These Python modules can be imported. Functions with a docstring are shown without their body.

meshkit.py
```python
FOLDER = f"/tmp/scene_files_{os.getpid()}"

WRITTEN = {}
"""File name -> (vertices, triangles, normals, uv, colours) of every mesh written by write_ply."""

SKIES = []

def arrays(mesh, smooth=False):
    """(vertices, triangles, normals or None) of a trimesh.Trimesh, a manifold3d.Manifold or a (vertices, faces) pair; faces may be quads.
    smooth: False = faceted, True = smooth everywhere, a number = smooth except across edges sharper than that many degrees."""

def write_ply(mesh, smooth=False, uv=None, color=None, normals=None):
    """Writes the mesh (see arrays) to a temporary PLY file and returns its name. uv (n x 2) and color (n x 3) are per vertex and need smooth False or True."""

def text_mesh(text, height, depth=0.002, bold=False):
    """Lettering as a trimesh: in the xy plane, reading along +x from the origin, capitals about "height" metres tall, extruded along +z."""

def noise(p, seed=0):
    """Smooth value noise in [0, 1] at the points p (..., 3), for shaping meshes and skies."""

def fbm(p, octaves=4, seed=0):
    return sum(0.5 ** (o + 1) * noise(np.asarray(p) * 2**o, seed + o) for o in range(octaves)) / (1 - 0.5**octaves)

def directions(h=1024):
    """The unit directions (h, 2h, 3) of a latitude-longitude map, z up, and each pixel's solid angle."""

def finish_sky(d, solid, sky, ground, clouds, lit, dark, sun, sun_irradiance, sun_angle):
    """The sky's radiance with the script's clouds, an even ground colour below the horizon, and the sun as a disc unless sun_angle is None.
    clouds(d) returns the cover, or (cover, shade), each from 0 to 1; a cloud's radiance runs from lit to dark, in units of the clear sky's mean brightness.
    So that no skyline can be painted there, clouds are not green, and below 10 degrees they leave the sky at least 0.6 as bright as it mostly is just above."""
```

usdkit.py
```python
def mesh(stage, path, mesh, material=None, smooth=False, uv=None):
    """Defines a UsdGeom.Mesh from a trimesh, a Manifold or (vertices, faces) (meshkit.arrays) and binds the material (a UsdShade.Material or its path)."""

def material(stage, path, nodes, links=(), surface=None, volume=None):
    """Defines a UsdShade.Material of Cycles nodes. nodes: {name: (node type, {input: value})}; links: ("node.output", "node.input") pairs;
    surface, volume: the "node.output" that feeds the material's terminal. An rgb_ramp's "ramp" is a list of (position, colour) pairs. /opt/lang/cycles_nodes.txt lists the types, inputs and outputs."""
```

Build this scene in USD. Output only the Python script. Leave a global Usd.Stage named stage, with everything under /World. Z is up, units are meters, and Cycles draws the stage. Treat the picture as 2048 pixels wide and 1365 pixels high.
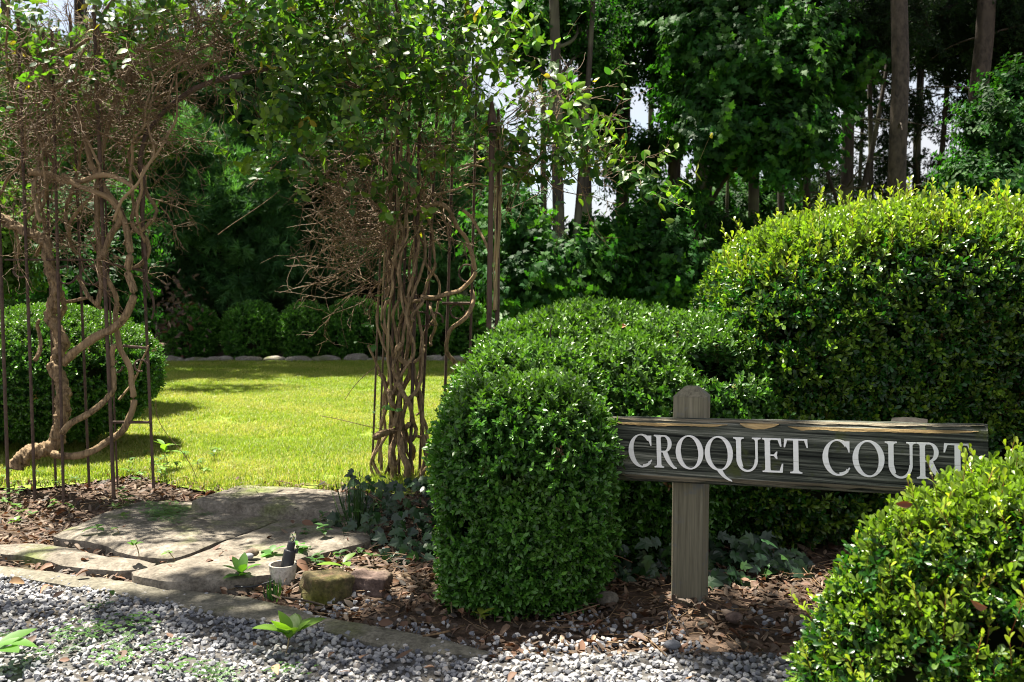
import math
import numpy as np
import trimesh
import usdkit
import meshkit
from pxr import Usd, UsdGeom, UsdLux, UsdShade, Gf, Sdf, Vt
from scipy.spatial.transform import Rotation
from shapely.geometry import Polygon, Point, box
from shapely import affinity, contains_xy
from shapely.ops import unary_union

stage = Usd.Stage.CreateInMemory()
UsdGeom.SetStageUpAxis(stage, UsdGeom.Tokens.z)
UsdGeom.Xform.Define(stage, '/World')
UsdGeom.Scope.Define(stage, '/World/Looks')

# ------------------------------------------------------------------ camera, sky, sun, exposure
EYE = 1.32
PITCH = math.atan((682.5 - 575.0) / 1900.0)
cam = UsdGeom.Camera.Define(stage, '/World/camera')
cam.CreateHorizontalApertureAttr(36.0)
cam.CreateFocalLengthAttr(36.0 * 1900 / 2048)
cam.CreateFStopAttr(4.0)
cam.CreateFocusDistanceAttr(4.4)
cam.CreateExposureAttr(2.2)
cam.CreateClippingRangeAttr(Gf.Vec2f(0.05, 3000))
_x = UsdGeom.Xformable(cam)
_x.AddTranslateOp().Set(Gf.Vec3d(0, 0, EYE))
_x.AddRotateXOp().Set(90.0 - math.degrees(PITCH))

SUN_EL = math.radians(69.0)
SUN_AZ = np.array([-0.78, 0.63]) / np.hypot(0.78, 0.63)
SUN = np.array([SUN_AZ[0] * math.cos(SUN_EL), SUN_AZ[1] * math.cos(SUN_EL), math.sin(SUN_EL)])
sun = UsdLux.DistantLight.Define(stage, '/World/sun')
sun.CreateIntensityAttr(1.25)
sun.CreateAngleAttr(0.53)
sun.CreateNormalizeAttr(True)
sun.CreateColorAttr(Gf.Vec3f(1.0, 0.93, 0.80))
_r = Rotation.align_vectors([SUN], [[0, 0, 1]])[0]
_q = _r.as_quat()
UsdGeom.Xformable(sun).AddOrientOp(UsdGeom.XformOp.PrecisionDouble).Set(Gf.Quatd(float(_q[3]), Gf.Vec3d(*map(float, _q[:3]))))

sky = UsdLux.DomeLight.Define(stage, '/World/sky')
sky.GetPrim().SetCustomDataByKey('kind', 'structure')
skymat = usdkit.material(stage, '/World/Looks/sky', {
    'sky': ('sky_texture', {'sky_type': 'single_scattering', 'sun_disc': False, 'sun_elevation': SUN_EL,
                            'sun_rotation': math.atan2(SUN[0], SUN[1]), 'aerosol_density': 1.6}),
    'tc': ('texture_coordinate', {}),
    'mp': ('mapping', {'scale': (1.6, 1.6, 3.4)}),
    'n': ('noise_texture', {'scale': 1.7, 'detail': 6, 'roughness': 0.55}),
    'r': ('rgb_ramp', {'ramp': [(0.30, (0.25, 0.25, 0.25)), (0.52, (0.85, 0.85, 0.85)), (1.0, (0.9, 0.9, 0.9))]}),
    'm': ('mix_color', {'b': (4.0, 3.95, 4.05), 'use_clamp': False}),
    'bg': ('background_shader', {'strength': 0.05}),
}, [('tc.generated', 'mp.vector'), ('mp.vector', 'n.vector'), ('n.fac', 'r.fac'), ('r.color', 'm.fac'), ('sky.color', 'm.a'),
    ('m.result', 'bg.color')], surface='bg.background')
UsdShade.MaterialBindingAPI.Apply(sky.GetPrim()).Bind(skymat)

rng = np.random.default_rng(20)
UP = np.array([0, 0, 1.0])

# ------------------------------------------------------------------ view geometry: a direction seen from the standing point, met with a depth or the ground
_cp, _sp = math.cos(PITCH), math.sin(PITCH)


def ray(u, v):
    r, w = (np.asarray(u, float) - 1024) / 1900, -(np.asarray(v, float) - 682.5) / 1900
    return np.stack([r, _cp + w * _sp, -_sp + w * _cp], -1)


def at(u, v, y):
    d = ray(u, v)
    return np.array([0, 0, EYE]) + d * (np.asarray(y, float) / d[..., 1])[..., None]


def on(u, v, z=0.0):
    d = ray(u, v)
    return np.array([0, 0, EYE]) + d * ((z - EYE) / d[..., 2])[..., None]


# ------------------------------------------------------------------ scene helpers
_count, _base = {}, {}


def numbered(parent, name):
    n = _count.get((parent, name), 0)
    _count[(parent, name)] = n + 1
    return f'{parent}/{name}' if n == 0 else f'{parent}/{name}_{n:03d}'


def tag(prim, label=None, cat=None, group=None, kind=None):
    for k, v in (('label', label), ('category', cat), ('group', group), ('kind', kind)):
        if v:
            prim.SetCustomDataByKey(k, v)


def thing(name, label, cat, loc=(0, 0, 0), group=None, kind=None):
    path = numbered('/World', name)
    x = UsdGeom.Xform.Define(stage, path)
    x.AddTranslateOp().Set(Gf.Vec3d(*map(float, loc)))
    tag(x.GetPrim(), label, cat, group, kind)
    _base[path] = np.asarray(loc, float)
    return path


def offset(path):
    while path and path not in _base:
        path = path.rpartition('/')[0]
    return _base.get(path, np.zeros(3))


def primvar(m, name, arr):
    UsdGeom.PrimvarsAPI(m).CreatePrimvar(name, Sdf.ValueTypeNames.Color3fArray, 'vertex').Set(Vt.Vec3fArray.FromNumpy(np.asarray(arr, np.float32)))


def part(parent, name, vf, mat, smooth=False, tint=None, label=None, kind=None, cat=None, group=None):
    path = numbered(parent, name)
    if hasattr(vf, 'vertices'):
        vf = (np.array(vf.vertices), np.array(vf.faces))
    v = np.asarray(vf[0], float) - offset(parent)
    if tint is not None and smooth not in (False, True):
        smooth = True
    m = usdkit.mesh(stage, path, (v, vf[1]), L[mat], smooth=smooth)
    if tint is not None:
        primvar(m, 'tint', tint)
    tag(m.GetPrim(), label, cat, group, kind)
    return path


def top(name, vf, mat, label=None, cat=None, group=None, kind=None, smooth=False, tint=None):
    return part('/World', name, vf, mat, smooth, tint, label, kind, cat, group)


def scatter(parent, name, protos, pos, frames, scale, idx, mat, kind='stuff', smooth=False, label=None, cat=None, group=None):
    """protos: list of (v, f, tint). frames: (n,3,3) rotation matrices (columns = local axes in world)."""
    path = numbered(parent, name)
    pi = UsdGeom.PointInstancer.Define(stage, path)
    n = len(pos)
    targets = []
    for k, p in enumerate(protos):
        q = f'{path}/sprig_{k:03d}' if k else f'{path}/sprig'
        m = usdkit.mesh(stage, q, (p[0], p[1]), L[mat], smooth=smooth)
        if p[2] is not None:
            primvar(m, 'tint', p[2])
        targets.append(q)
    for t in targets:
        pi.CreatePrototypesRel().AddTarget(t)
    pi.CreateProtoIndicesAttr(Vt.IntArray.FromNumpy(np.asarray(idx, np.int32)))
    pi.CreatePositionsAttr(Vt.Vec3fArray.FromNumpy((np.asarray(pos) - offset(parent)).astype(np.float32)))
    q = Rotation.from_matrix(frames).as_quat().astype(np.float16)
    pi.CreateOrientationsAttr(Vt.QuathArray.FromNumpy(np.ascontiguousarray(q)))
    s = np.asarray(scale, float)
    s = np.repeat(s[:, None], 3, 1) if s.ndim == 1 else s
    pi.CreateScalesAttr(Vt.Vec3fArray.FromNumpy(s.astype(np.float32)))
    tag(pi.GetPrim(), label, cat, group, kind)
    return path


def unit(a):
    return a / np.maximum(np.linalg.norm(a, axis=-1, keepdims=True), 1e-12)


def frames_z(z, seed, roll=None):
    """Rotation matrices whose local z is z, with a random roll."""
    r = np.random.default_rng(seed)
    z = unit(np.asarray(z, float))
    a = unit(np.cross(z, unit(r.normal(size=z.shape))))
    b = np.cross(z, a)
    return np.stack([a, b, z], -1)


def join(parts):
    vs, fs, ts, n = [], [], [], 0
    for p in parts:
        vs.append(p[0]); fs.append(np.asarray(p[1]) + n); n += len(p[0])
        if len(p) > 2 and p[2] is not None:
            ts.append(p[2])
    return np.vstack(vs), np.vstack(fs), (np.vstack(ts) if len(ts) == len(parts) else None)


# ------------------------------------------------------------------ materials
L = {}


def mat(name, nodes, links, surface, volume=None):
    L[name] = usdkit.material(stage, '/World/Looks/' + name, nodes, links, surface=surface, volume=volume)


def leaf_mat(name, rough=0.38, trans=0.35, tcol=(1.5, 1.7, 0.5), vary=(0.6, 1.45), spec=0.5, patch=3.0):
    mat(name, {
        'a': ('attribute', {'attribute': 'tint'}),
        'o': ('object_info', {}),
        'g': ('geometry', {}),
        'n': ('noise_texture', {'scale': patch, 'detail': 3}),
        'w': ('math', {'math_type': 'multiply_add', 'value2': 0.5}),
        'w2': ('math', {'math_type': 'multiply_add', 'value2': 0.5, 'value3': 0.0}),
        'v': ('map_range', {'from_min': 0.2, 'from_max': 0.8, 'to_min': vary[0], 'to_max': vary[1], 'clamp': True}),
        'hu': ('map_range', {'from_min': 0, 'from_max': 1, 'to_min': 0.485, 'to_max': 0.512}),
        'h': ('hsv', {'saturation': 1.0}),
        't': ('mix_color', {'blend_type': 'multiply', 'fac': 1.0, 'b': tcol, 'use_clamp': False}),
        'p': ('principled_bsdf', {'roughness': rough, 'specular_ior_level': spec}),
        'tr': ('translucent_bsdf', {}),
        'm': ('mix_closure', {'fac': trans}),
    }, [('g.position', 'n.vector'), ('o.random', 'w2.value1'), ('g.random_per_island', 'w.value1'), ('w2.value', 'w.value3'),
        ('w.value', 'v.value'), ('v.result', 'h.value'), ('n.fac', 'hu.value'), ('hu.result', 'h.hue'), ('a.color', 'h.color'),
        ('h.color', 'p.base_color'), ('h.color', 't.a'), ('t.result', 'tr.color'), ('p.BSDF', 'm.closure1'), ('tr.BSDF', 'm.closure2')],
        'm.closure')


leaf_mat('boxwood_leaf', rough=0.40, trans=0.26)
leaf_mat('hedge_leaf', rough=0.34, trans=0.36)
leaf_mat('vine_leaf', rough=0.45, trans=0.45)
leaf_mat('ivy_leaf', rough=0.36, trans=0.15)
leaf_mat('tree_leaf', rough=0.6, trans=0.46, spec=0.22)
leaf_mat('needle', rough=0.6, trans=0.3, spec=0.2)
leaf_mat('weed_leaf', rough=0.45, trans=0.45)
leaf_mat('grass_blade', rough=0.5, trans=0.45, tcol=(1.2,1.3,0.6), vary=(0.9, 1.12), patch=0.9)
leaf_mat('dry_leaf', rough=0.7, trans=0.15, tcol=(1.2, 0.9, 0.6), vary=(0.55, 1.5))


def bark(name, dark, light, scale=(4, 4, 0.8), strength=0.7, dist=0.012, moss=None, fine=6.0):
    nodes = {
        'tc': ('geometry', {}),
        'mp': ('mapping', {'scale': scale}),
        'n': ('noise_texture', {'scale': fine, 'detail': 7, 'roughness': 0.65, 'distortion': 0.4}),
        'n2': ('noise_texture', {'scale': 1.3, 'detail': 3}),
        'r': ('rgb_ramp', {'ramp': [(0.32, dark), (0.62, light)]}),
        'r2': ('rgb_ramp', {'ramp': [(0.52, (0, 0, 0)), (0.66, (1, 1, 1))]}),
        'mx': ('mix_color', {'b': moss or light}),
        'b': ('bump', {'strength': strength, 'distance': dist}),
        'p': ('principled_bsdf', {'roughness': 0.85, 'specular_ior_level': 0.25}),
    }
    mat(name, nodes, [('tc.position', 'mp.vector'), ('mp.vector', 'n.vector'), ('tc.position', 'n2.vector'), ('n.fac', 'r.fac'), ('n2.fac', 'r2.fac'),
                      ('r.color', 'mx.a'), ('r2.color', 'mx.fac'), ('mx.result', 'p.base_color'), ('n.fac', 'b.height'), ('b.normal', 'p.normal')], 'p.BSDF')


bark('tree_bark', (0.014, 0.011, 0.009), (0.05, 0.041, 0.032), moss=(0.10, 0.105, 0.06))
bark('pale_bark', (0.013, 0.010, 0.008), (0.055, 0.043, 0.031), scale=(4, 4, 2))
bark('vine_bark', (0.04, 0.026, 0.014), (0.27, 0.19, 0.105), scale=(11, 11, 2.2), strength=1.0, dist=0.010)
bark('cane_bark', (0.11, 0.08, 0.04), (0.27, 0.21, 0.11), scale=(9, 9, 1.5), strength=0.4, dist=0.002)
bark('rusty_iron', (0.030, 0.020, 0.015), (0.085, 0.056, 0.040), scale=(7, 7, 4), strength=0.3, dist=0.001)
mat('twig_bark', {
    'g': ('geometry', {}),
    'n': ('noise_texture', {'scale': 60, 'detail': 3}),
    'w': ('math', {'math_type': 'multiply_add', 'value2': 0.35}),
    'r': ('rgb_ramp', {'ramp': [(0.15, (0.09, 0.056, 0.028)), (0.40, (0.42, 0.275, 0.135)), (0.62, (0.66, 0.47, 0.25)), (1.0, (0.76, 0.60, 0.38))]}),
    'p': ('principled_bsdf', {'roughness': 0.7, 'specular_ior_level': 0.35}),
}, [('g.position', 'n.vector'), ('n.fac', 'w.value1'), ('g.random_per_island', 'w.value3'), ('w.value', 'r.fac'), ('r.color', 'p.base_color')], 'p.BSDF')
bark('shrub_stem', (0.10, 0.05, 0.03), (0.24, 0.13, 0.08), scale=(20, 20, 10), strength=0.2, dist=0.001)


def plain(name, col, rough=0.5, spec=0.5, **kw):
    mat(name, {'p': ('principled_bsdf', {'base_color': col, 'roughness': rough, 'specular_ior_level': spec, **kw})}, [], 'p.BSDF')


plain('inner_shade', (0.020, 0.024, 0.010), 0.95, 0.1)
plain('black_plastic', (0.015, 0.016, 0.02), 0.45)
plain('bulb_glass', (0.95, 0.95, 0.93), 0.05, transmission_weight=1.0, ior=1.45)
plain('filament', (0.55, 0.52, 0.45), 0.3, metallic=0.8)


def stone(name, c0, c1, c2, moss=(0.10, 0.12, 0.035), moss_at=0.62, scale=9, bump=0.6, dist=0.012, vein=None):
    mat(name, {
        'g': ('geometry', {}),
        'n': ('noise_texture', {'scale': scale, 'detail': 9, 'roughness': 0.68}),
        'n2': ('noise_texture', {'scale': 2.3, 'detail': 5, 'roughness': 0.6}),
        'n3': ('noise_texture', {'scale': 60, 'detail': 4, 'roughness': 0.7}),
        'r': ('rgb_ramp', {'ramp': [(0.28, c0), (0.5, c1), (0.72, c2)]}),
        'r2': ('rgb_ramp', {'ramp': [(moss_at - 0.1, (0, 0, 0)), (moss_at + 0.04, (1, 1, 1))]}),
        'r3': ('rgb_ramp', {'ramp': [(0.32, (0.38, 0.38, 0.38)), (0.62, (1.2, 1.2, 1.2))]}),
        'mx': ('mix_color', {'b': moss}),
        'm3': ('mix_color', {'blend_type': 'multiply', 'fac': 0.8}),
        'ad': ('math', {'math_type': 'multiply_add', 'value2': 0.35}),
        'b': ('bump', {'strength': bump, 'distance': dist}),
        'p': ('principled_bsdf', {'roughness': 0.88, 'specular_ior_level': 0.25}),
    }, [('g.position', 'n.vector'), ('g.position', 'n2.vector'), ('g.position', 'n3.vector'), ('n.fac', 'r.fac'), ('n2.fac', 'r2.fac'), ('n3.fac', 'r3.fac'),
        ('r.color', 'mx.a'), ('r2.color', 'mx.fac'), ('mx.result', 'm3.a'), ('r3.color', 'm3.b'), ('m3.result', 'p.base_color'),
        ('n3.fac', 'ad.value1'), ('n.fac', 'ad.value3'), ('ad.value', 'b.height'), ('b.normal', 'p.normal')], 'p.BSDF')


stone('flagstone', (0.06, 0.051, 0.038), (0.145, 0.127, 0.102), (0.235, 0.21, 0.175), moss_at=0.63)
stone('kerbstone', (0.06, 0.055, 0.04), (0.125, 0.115, 0.088), (0.19, 0.175, 0.14), moss=(0.09, 0.095, 0.04), moss_at=0.66)
stone('border_rock', (0.08, 0.07, 0.055), (0.18, 0.16, 0.14), (0.30, 0.28, 0.25), moss_at=0.60, scale=6)
stone('soil', (0.03, 0.021, 0.015), (0.065, 0.042, 0.028), (0.12, 0.08, 0.055), moss=(0.06, 0.055, 0.025), moss_at=0.70, scale=16, dist=0.02)
stone('drive_base', (0.04, 0.036, 0.032), (0.08, 0.075, 0.07), (0.13, 0.13, 0.13), moss=(0.08, 0.065, 0.045), moss_at=0.66, scale=40, dist=0.02)
stone('lawn_ground', (0.09, 0.14, 0.014), (0.14, 0.21, 0.018), (0.18, 0.25, 0.03), moss=(0.24, 0.25, 0.06), moss_at=0.60, scale=7, dist=0.01)
stone('mossy_block', (0.03, 0.024, 0.012), (0.085, 0.07, 0.032), (0.17, 0.10, 0.065), moss=(0.085, 0.085, 0.014), moss_at=0.50, scale=22, bump=0.9)
stone('red_block', (0.05, 0.034, 0.03), (0.115, 0.08, 0.066), (0.19, 0.14, 0.12), moss=(0.12, 0.10, 0.05), moss_at=0.6, scale=18)
stone('pot_clay', (0.26, 0.23, 0.18), (0.38, 0.35, 0.30), (0.46, 0.44, 0.40), moss=(0.33, 0.27, 0.17), moss_at=0.63, scale=9, bump=0.15, dist=0.002)
stone('far_hill', (0.05, 0.085, 0.04), (0.08, 0.12, 0.06), (0.11, 0.15, 0.08), moss_at=0.75, scale=0.05)

mat('gravel', {
    'o': ('object_info', {}),
    'g': ('geometry', {}),
    'n': ('noise_texture', {'scale': 45, 'detail': 6, 'roughness': 0.65, 'distortion': 1.2}),
    'ad': ('math', {'math_type': 'multiply_add', 'value2': 0.5}),
    'sc': ('math', {'math_type': 'multiply', 'value2': 0.62}),
    'r': ('rgb_ramp', {'ramp': [(0.22, (0.06, 0.063, 0.073)), (0.42, (0.125, 0.13, 0.148)), (0.60, (0.22, 0.222, 0.232)), (0.78, (0.34, 0.335, 0.325)), (0.95, (0.26, 0.21, 0.165))]}),
    'b': ('bump', {'strength': 0.5, 'distance': 0.004}),
    'p': ('principled_bsdf', {'roughness': 0.75, 'specular_ior_level': 0.35}),
}, [('g.position', 'n.vector'), ('o.random', 'sc.value1'), ('n.fac', 'ad.value1'), ('sc.value', 'ad.value3'), ('ad.value', 'r.fac'), ('r.color', 'p.base_color'),
    ('n.fac', 'b.height'), ('b.normal', 'p.normal')], 'p.BSDF')

# weathered sign wood: fine grain along the board (local x of the board runs along world direction BD)
BD = np.array([1.277, -0.572, 0.05]); BD = BD / np.linalg.norm(BD)
_yaw = math.atan2(BD[1], BD[0])


def wood(name, cols, along, mossc, moss_at, bump=1.0, dist=0.010, freq=1.0):
    """along: 'x' = grain runs along the board, 'z' = grain runs upright."""
    sc = (1.6, 30 * freq, 95 * freq) if along == 'x' else (60 * freq, 60 * freq, 2.0)
    mat(name, {
        'g': ('geometry', {}),
        'rt': ('vector_rotate', {'rotate_type': 'z_axis', 'angle': -_yaw, 'center': (0, 0, 0)}),
        'mp': ('mapping', {'scale': sc}),
        'n': ('noise_texture', {'scale': 1.0, 'detail': 8, 'roughness': 0.72, 'distortion': 0.15}),
        'n2': ('noise_texture', {'scale': 9, 'detail': 6, 'roughness': 0.7}),
        'r': ('rgb_ramp', {'ramp': cols}),
        'r2': ('rgb_ramp', {'ramp': [(moss_at, (0, 0, 0)), (moss_at + 0.12, (1, 1, 1))]}),
        'mx': ('mix_color', {'b': mossc}),
        'b': ('bump', {'strength': bump, 'distance': dist}),
        'p': ('principled_bsdf', {'roughness': 0.85, 'specular_ior_level': 0.12}),
    }, [('g.position', 'rt.vector'), ('rt.vector', 'mp.vector'), ('mp.vector', 'n.vector'), ('g.position', 'n2.vector'), ('n.fac', 'r.fac'), ('n2.fac', 'r2.fac'),
        ('r.color', 'mx.a'), ('r2.color', 'mx.fac'), ('mx.result', 'p.base_color'), ('n.fac', 'b.height'), ('b.normal', 'p.normal')], 'p.BSDF')


wood('sign_wood', [(0.37, (0.007, 0.008, 0.007)), (0.47, (0.034, 0.038, 0.031)), (0.56, (0.095, 0.102, 0.082)), (0.65, (0.25, 0.25, 0.21))], 'x', (0.062, 0.072, 0.028), 0.58)
wood('bare_wood', [(0.34, (0.13, 0.09, 0.04)), (0.55, (0.38, 0.27, 0.13)), (0.72, (0.50, 0.40, 0.24))], 'x', (0.12, 0.12, 0.07), 0.60)
wood('edge_wood', [(0.36, (0.03, 0.028, 0.024)), (0.52, (0.16, 0.14, 0.10)), (0.68, (0.34, 0.30, 0.22))], 'x', (0.14, 0.14, 0.06), 0.60)
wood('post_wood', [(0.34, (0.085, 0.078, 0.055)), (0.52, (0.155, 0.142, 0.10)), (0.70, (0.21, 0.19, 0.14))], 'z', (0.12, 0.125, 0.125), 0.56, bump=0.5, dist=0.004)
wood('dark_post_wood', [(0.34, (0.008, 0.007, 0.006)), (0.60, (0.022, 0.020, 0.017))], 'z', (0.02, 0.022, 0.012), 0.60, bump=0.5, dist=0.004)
wood('letter_paint', [(0.30, (0.34, 0.33, 0.29)), (0.40, (0.70, 0.69, 0.67)), (0.8, (0.80, 0.79, 0.77))], 'x', (0.55, 0.53, 0.42), 0.66, bump=0.35, dist=0.003, freq=0.8)

# ------------------------------------------------------------------ shapes
def tube(path, radii, sides=8, lump=0.0, seed=0, twist=0.0):
    P = np.asarray(path, float)
    r = np.broadcast_to(np.asarray(radii, float), len(P)).copy()
    v, f = tubes(P[None], r[None], sides)
    if lump:
        k = len(P)
        a = np.arange(sides) * 2 * math.pi / sides
        vv = v.reshape(k, sides, 3)
        c = P[:, None]
        n1 = meshkit.noise(np.stack([np.repeat(np.arange(k)[:, None] * 0.35, sides, 1), np.cos(a + 0 * c[..., 0]) * 1.3 + twist * np.arange(k)[:, None], np.sin(a + 0 * c[..., 0]) * 1.3], -1) + seed * 7.3, seed)
        ridge = np.cos(3 * a[None] + twist * np.arange(k)[:, None]) + (0.55 * np.cos(7 * a[None] + 1.7 * twist * np.arange(k)[:, None] + 3 * n1) if sides >= 14 else 0)
        v = (c + (vv - c) * (1 + lump * (1.6 * (n1[..., None] - 0.5) + 0.6 * ridge[..., None]))).reshape(-1, 3)
    return v, f


def tubes(P, R, sides=3):
    """n tubes of k points each as one mesh. P (n,k,3), R (n,k)."""
    n, k = P.shape[:2]
    t = np.gradient(P, axis=1)
    t = unit(t)
    ref = np.where(np.abs(t[:, :1, 2:3]) > 0.9, np.array([1.0, 0, 0]), UP)
    ref = np.broadcast_to(ref, t.shape)
    a = unit(np.cross(t, ref))
    b = np.cross(t, a)
    th = np.arange(sides) * 2 * math.pi / sides
    ring = P[:, :, None] + R[:, :, None, None] * (a[:, :, None] * np.cos(th)[:, None] + b[:, :, None] * np.sin(th)[:, None])
    v = ring.reshape(-1, 3)
    i = (np.arange(n)[:, None, None] * k * sides + np.arange(k - 1)[None, :, None] * sides)
    j = np.arange(sides)[None, None]
    q = np.stack([i + j, i + (j + 1) % sides, i + sides + (j + 1) % sides, i + sides + j], -1).reshape(-1, 4)
    f = np.vstack([q[:, [0, 1, 2]], q[:, [0, 2, 3]]])
    base = np.arange(n)[:, None] * k * sides
    caps = []
    for s in range(1, sides - 1):
        caps.append(np.stack([base[:, 0], base[:, 0] + s + 1, base[:, 0] + s], 1))
        e = base[:, 0] + (k - 1) * sides
        caps.append(np.stack([e, e + s, e + s + 1], 1))
    return v, np.vstack([f] + caps)


def spline(pts, n):
    from scipy.interpolate import CubicSpline
    P = np.asarray(pts, float)
    s = np.r_[0, np.cumsum(np.linalg.norm(np.diff(P, axis=0), axis=1))]
    return CubicSpline(s, P)(np.linspace(0, s[-1], n))


def leaf(Ln, W, prof=((0.0, 0.0), (0.25, 0.75), (0.55, 1.0), (0.82, 0.65), (1.0, 0.0)), fold=0.25, curl=0.2):
    """A leaf along +x from the origin, lying in xy, folded up along the midrib and curling down at the tip."""
    rows = []
    vs = []
    for t, w in prof:
        x, z = Ln * t, -curl * Ln * t * t
        if w == 0:
            rows.append([len(vs)]); vs.append((x, 0, z))
        else:
            h = W / 2 * w
            rows.append([len(vs), len(vs) + 1, len(vs) + 2])
            vs += [(x, -h, z + fold * h), (x, 0, z), (x, h, z + fold * h)]
    fs = []
    for a, b in zip(rows[:-1], rows[1:]):
        if len(a) == 1:
            fs += [(a[0], b[0], b[1]), (a[0], b[1], b[2])]
        elif len(b) == 1:
            fs += [(a[0], b[0], a[1]), (a[1], b[0], a[2])]
        else:
            fs += [(a[0], b[0], b[1]), (a[0], b[1], a[1]), (a[1], b[1], b[2]), (a[1], b[2], a[2])]
    return np.array(vs), np.array(fs)


def flat_leaf(outline, ribs=None, dome=0.0):
    """A lobed leaf from its half outline [(x, y>=0)...], fan from the middle."""
    up = list(outline)
    pts = up + [(x, -y) for x, y in reversed(up[1:-1])]
    c = np.mean(pts, axis=0)
    v = [(c[0] * 0.8, 0, 0.0)] + [(x, y, -dome * (x * x + y * y) + 0.1 * abs(y)) for x, y in pts]
    n = len(pts)
    return np.array(v), np.array([(0, 1 + i, 1 + (i + 1) % n) for i in range(n)])


def place(vf, pos, xdir, normal, s=1.0):
    x = unit(np.asarray(xdir, float))
    z = np.asarray(normal, float)
    z = z - x * np.dot(z, x)
    z = unit(z) if np.linalg.norm(z) > 1e-6 else unit(np.cross(x, [0.3, 0.5, 0.8]))
    y = np.cross(z, x)
    return np.asarray(vf[0]) * s @ np.stack([x, y, z]) + np.asarray(pos), vf[1]


def sprig(seed, n, stem, Ln, W, lift=0.8, prof=None, spiral=2.4, pair=False, tuft=0, col=(0.04, 0.1, 0.02), tipcol=None, stemcol=(0.12, 0.09, 0.04), bend=0.15, t0=0.1, rad=0.0012, shape=None, jitter=0.35):
    """A shoot along +z carrying n leaves."""
    r = np.random.default_rng(seed)
    b = r.normal(size=2) * bend
    spine = lambda t: np.array([b[0] * stem * t * t, b[1] * stem * t * t, stem * t])
    out = []
    sp = np.array([spine(t) for t in (0, 0.5, 1.0)])
    v, f = tubes(sp[None], np.array([[rad, rad * 0.8, rad * 0.5]]), 3)
    out.append((v, f, np.tile(stemcol, (len(v), 1))))
    kw = {} if prof is None else {'prof': prof}
    for i in range(n):
        k = i // 2 if pair else i
        m = max(1, (n // 2 if pair else n) - 1)
        t = t0 + (1 - t0) * k / m
        th = (k * math.pi / 2 + (i % 2) * math.pi) if pair else i * spiral
        th += r.normal() * jitter
        el = lift * (0.35 + 0.9 * t) + r.normal() * 0.2
        d = np.array([math.cos(th) * math.cos(el), math.sin(th) * math.cos(el), math.sin(el)])
        sz = (0.75 + 0.5 * r.random()) * (1.0 if t < 0.75 else 0.85)
        lf = leaf(Ln * sz, W * sz, fold=0.15 + 0.3 * r.random(), curl=r.uniform(-0.1, 0.35), **kw) if shape is None else (shape[0] * sz, shape[1])
        v, f = place(lf, spine(t), d, UP + r.normal(size=3) * 0.35)
        c = np.array(col)
        if tipcol is not None:
            c = c + (np.array(tipcol) - c) * np.clip((t - 0.35) / 0.65, 0, 1) * r.uniform(0.5, 1.1)
        c = np.clip(c * r.uniform(0.8, 1.2), 0, 1)
        out.append((v, f, np.tile(c, (len(v), 1))))
    return join(out)


def inside(b, p, grow=1.0):
    c, rad, n = b
    q = np.abs((p - np.asarray(c)) / (np.asarray(rad) * grow))
    return (q ** n).sum(-1) < 1


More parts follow.
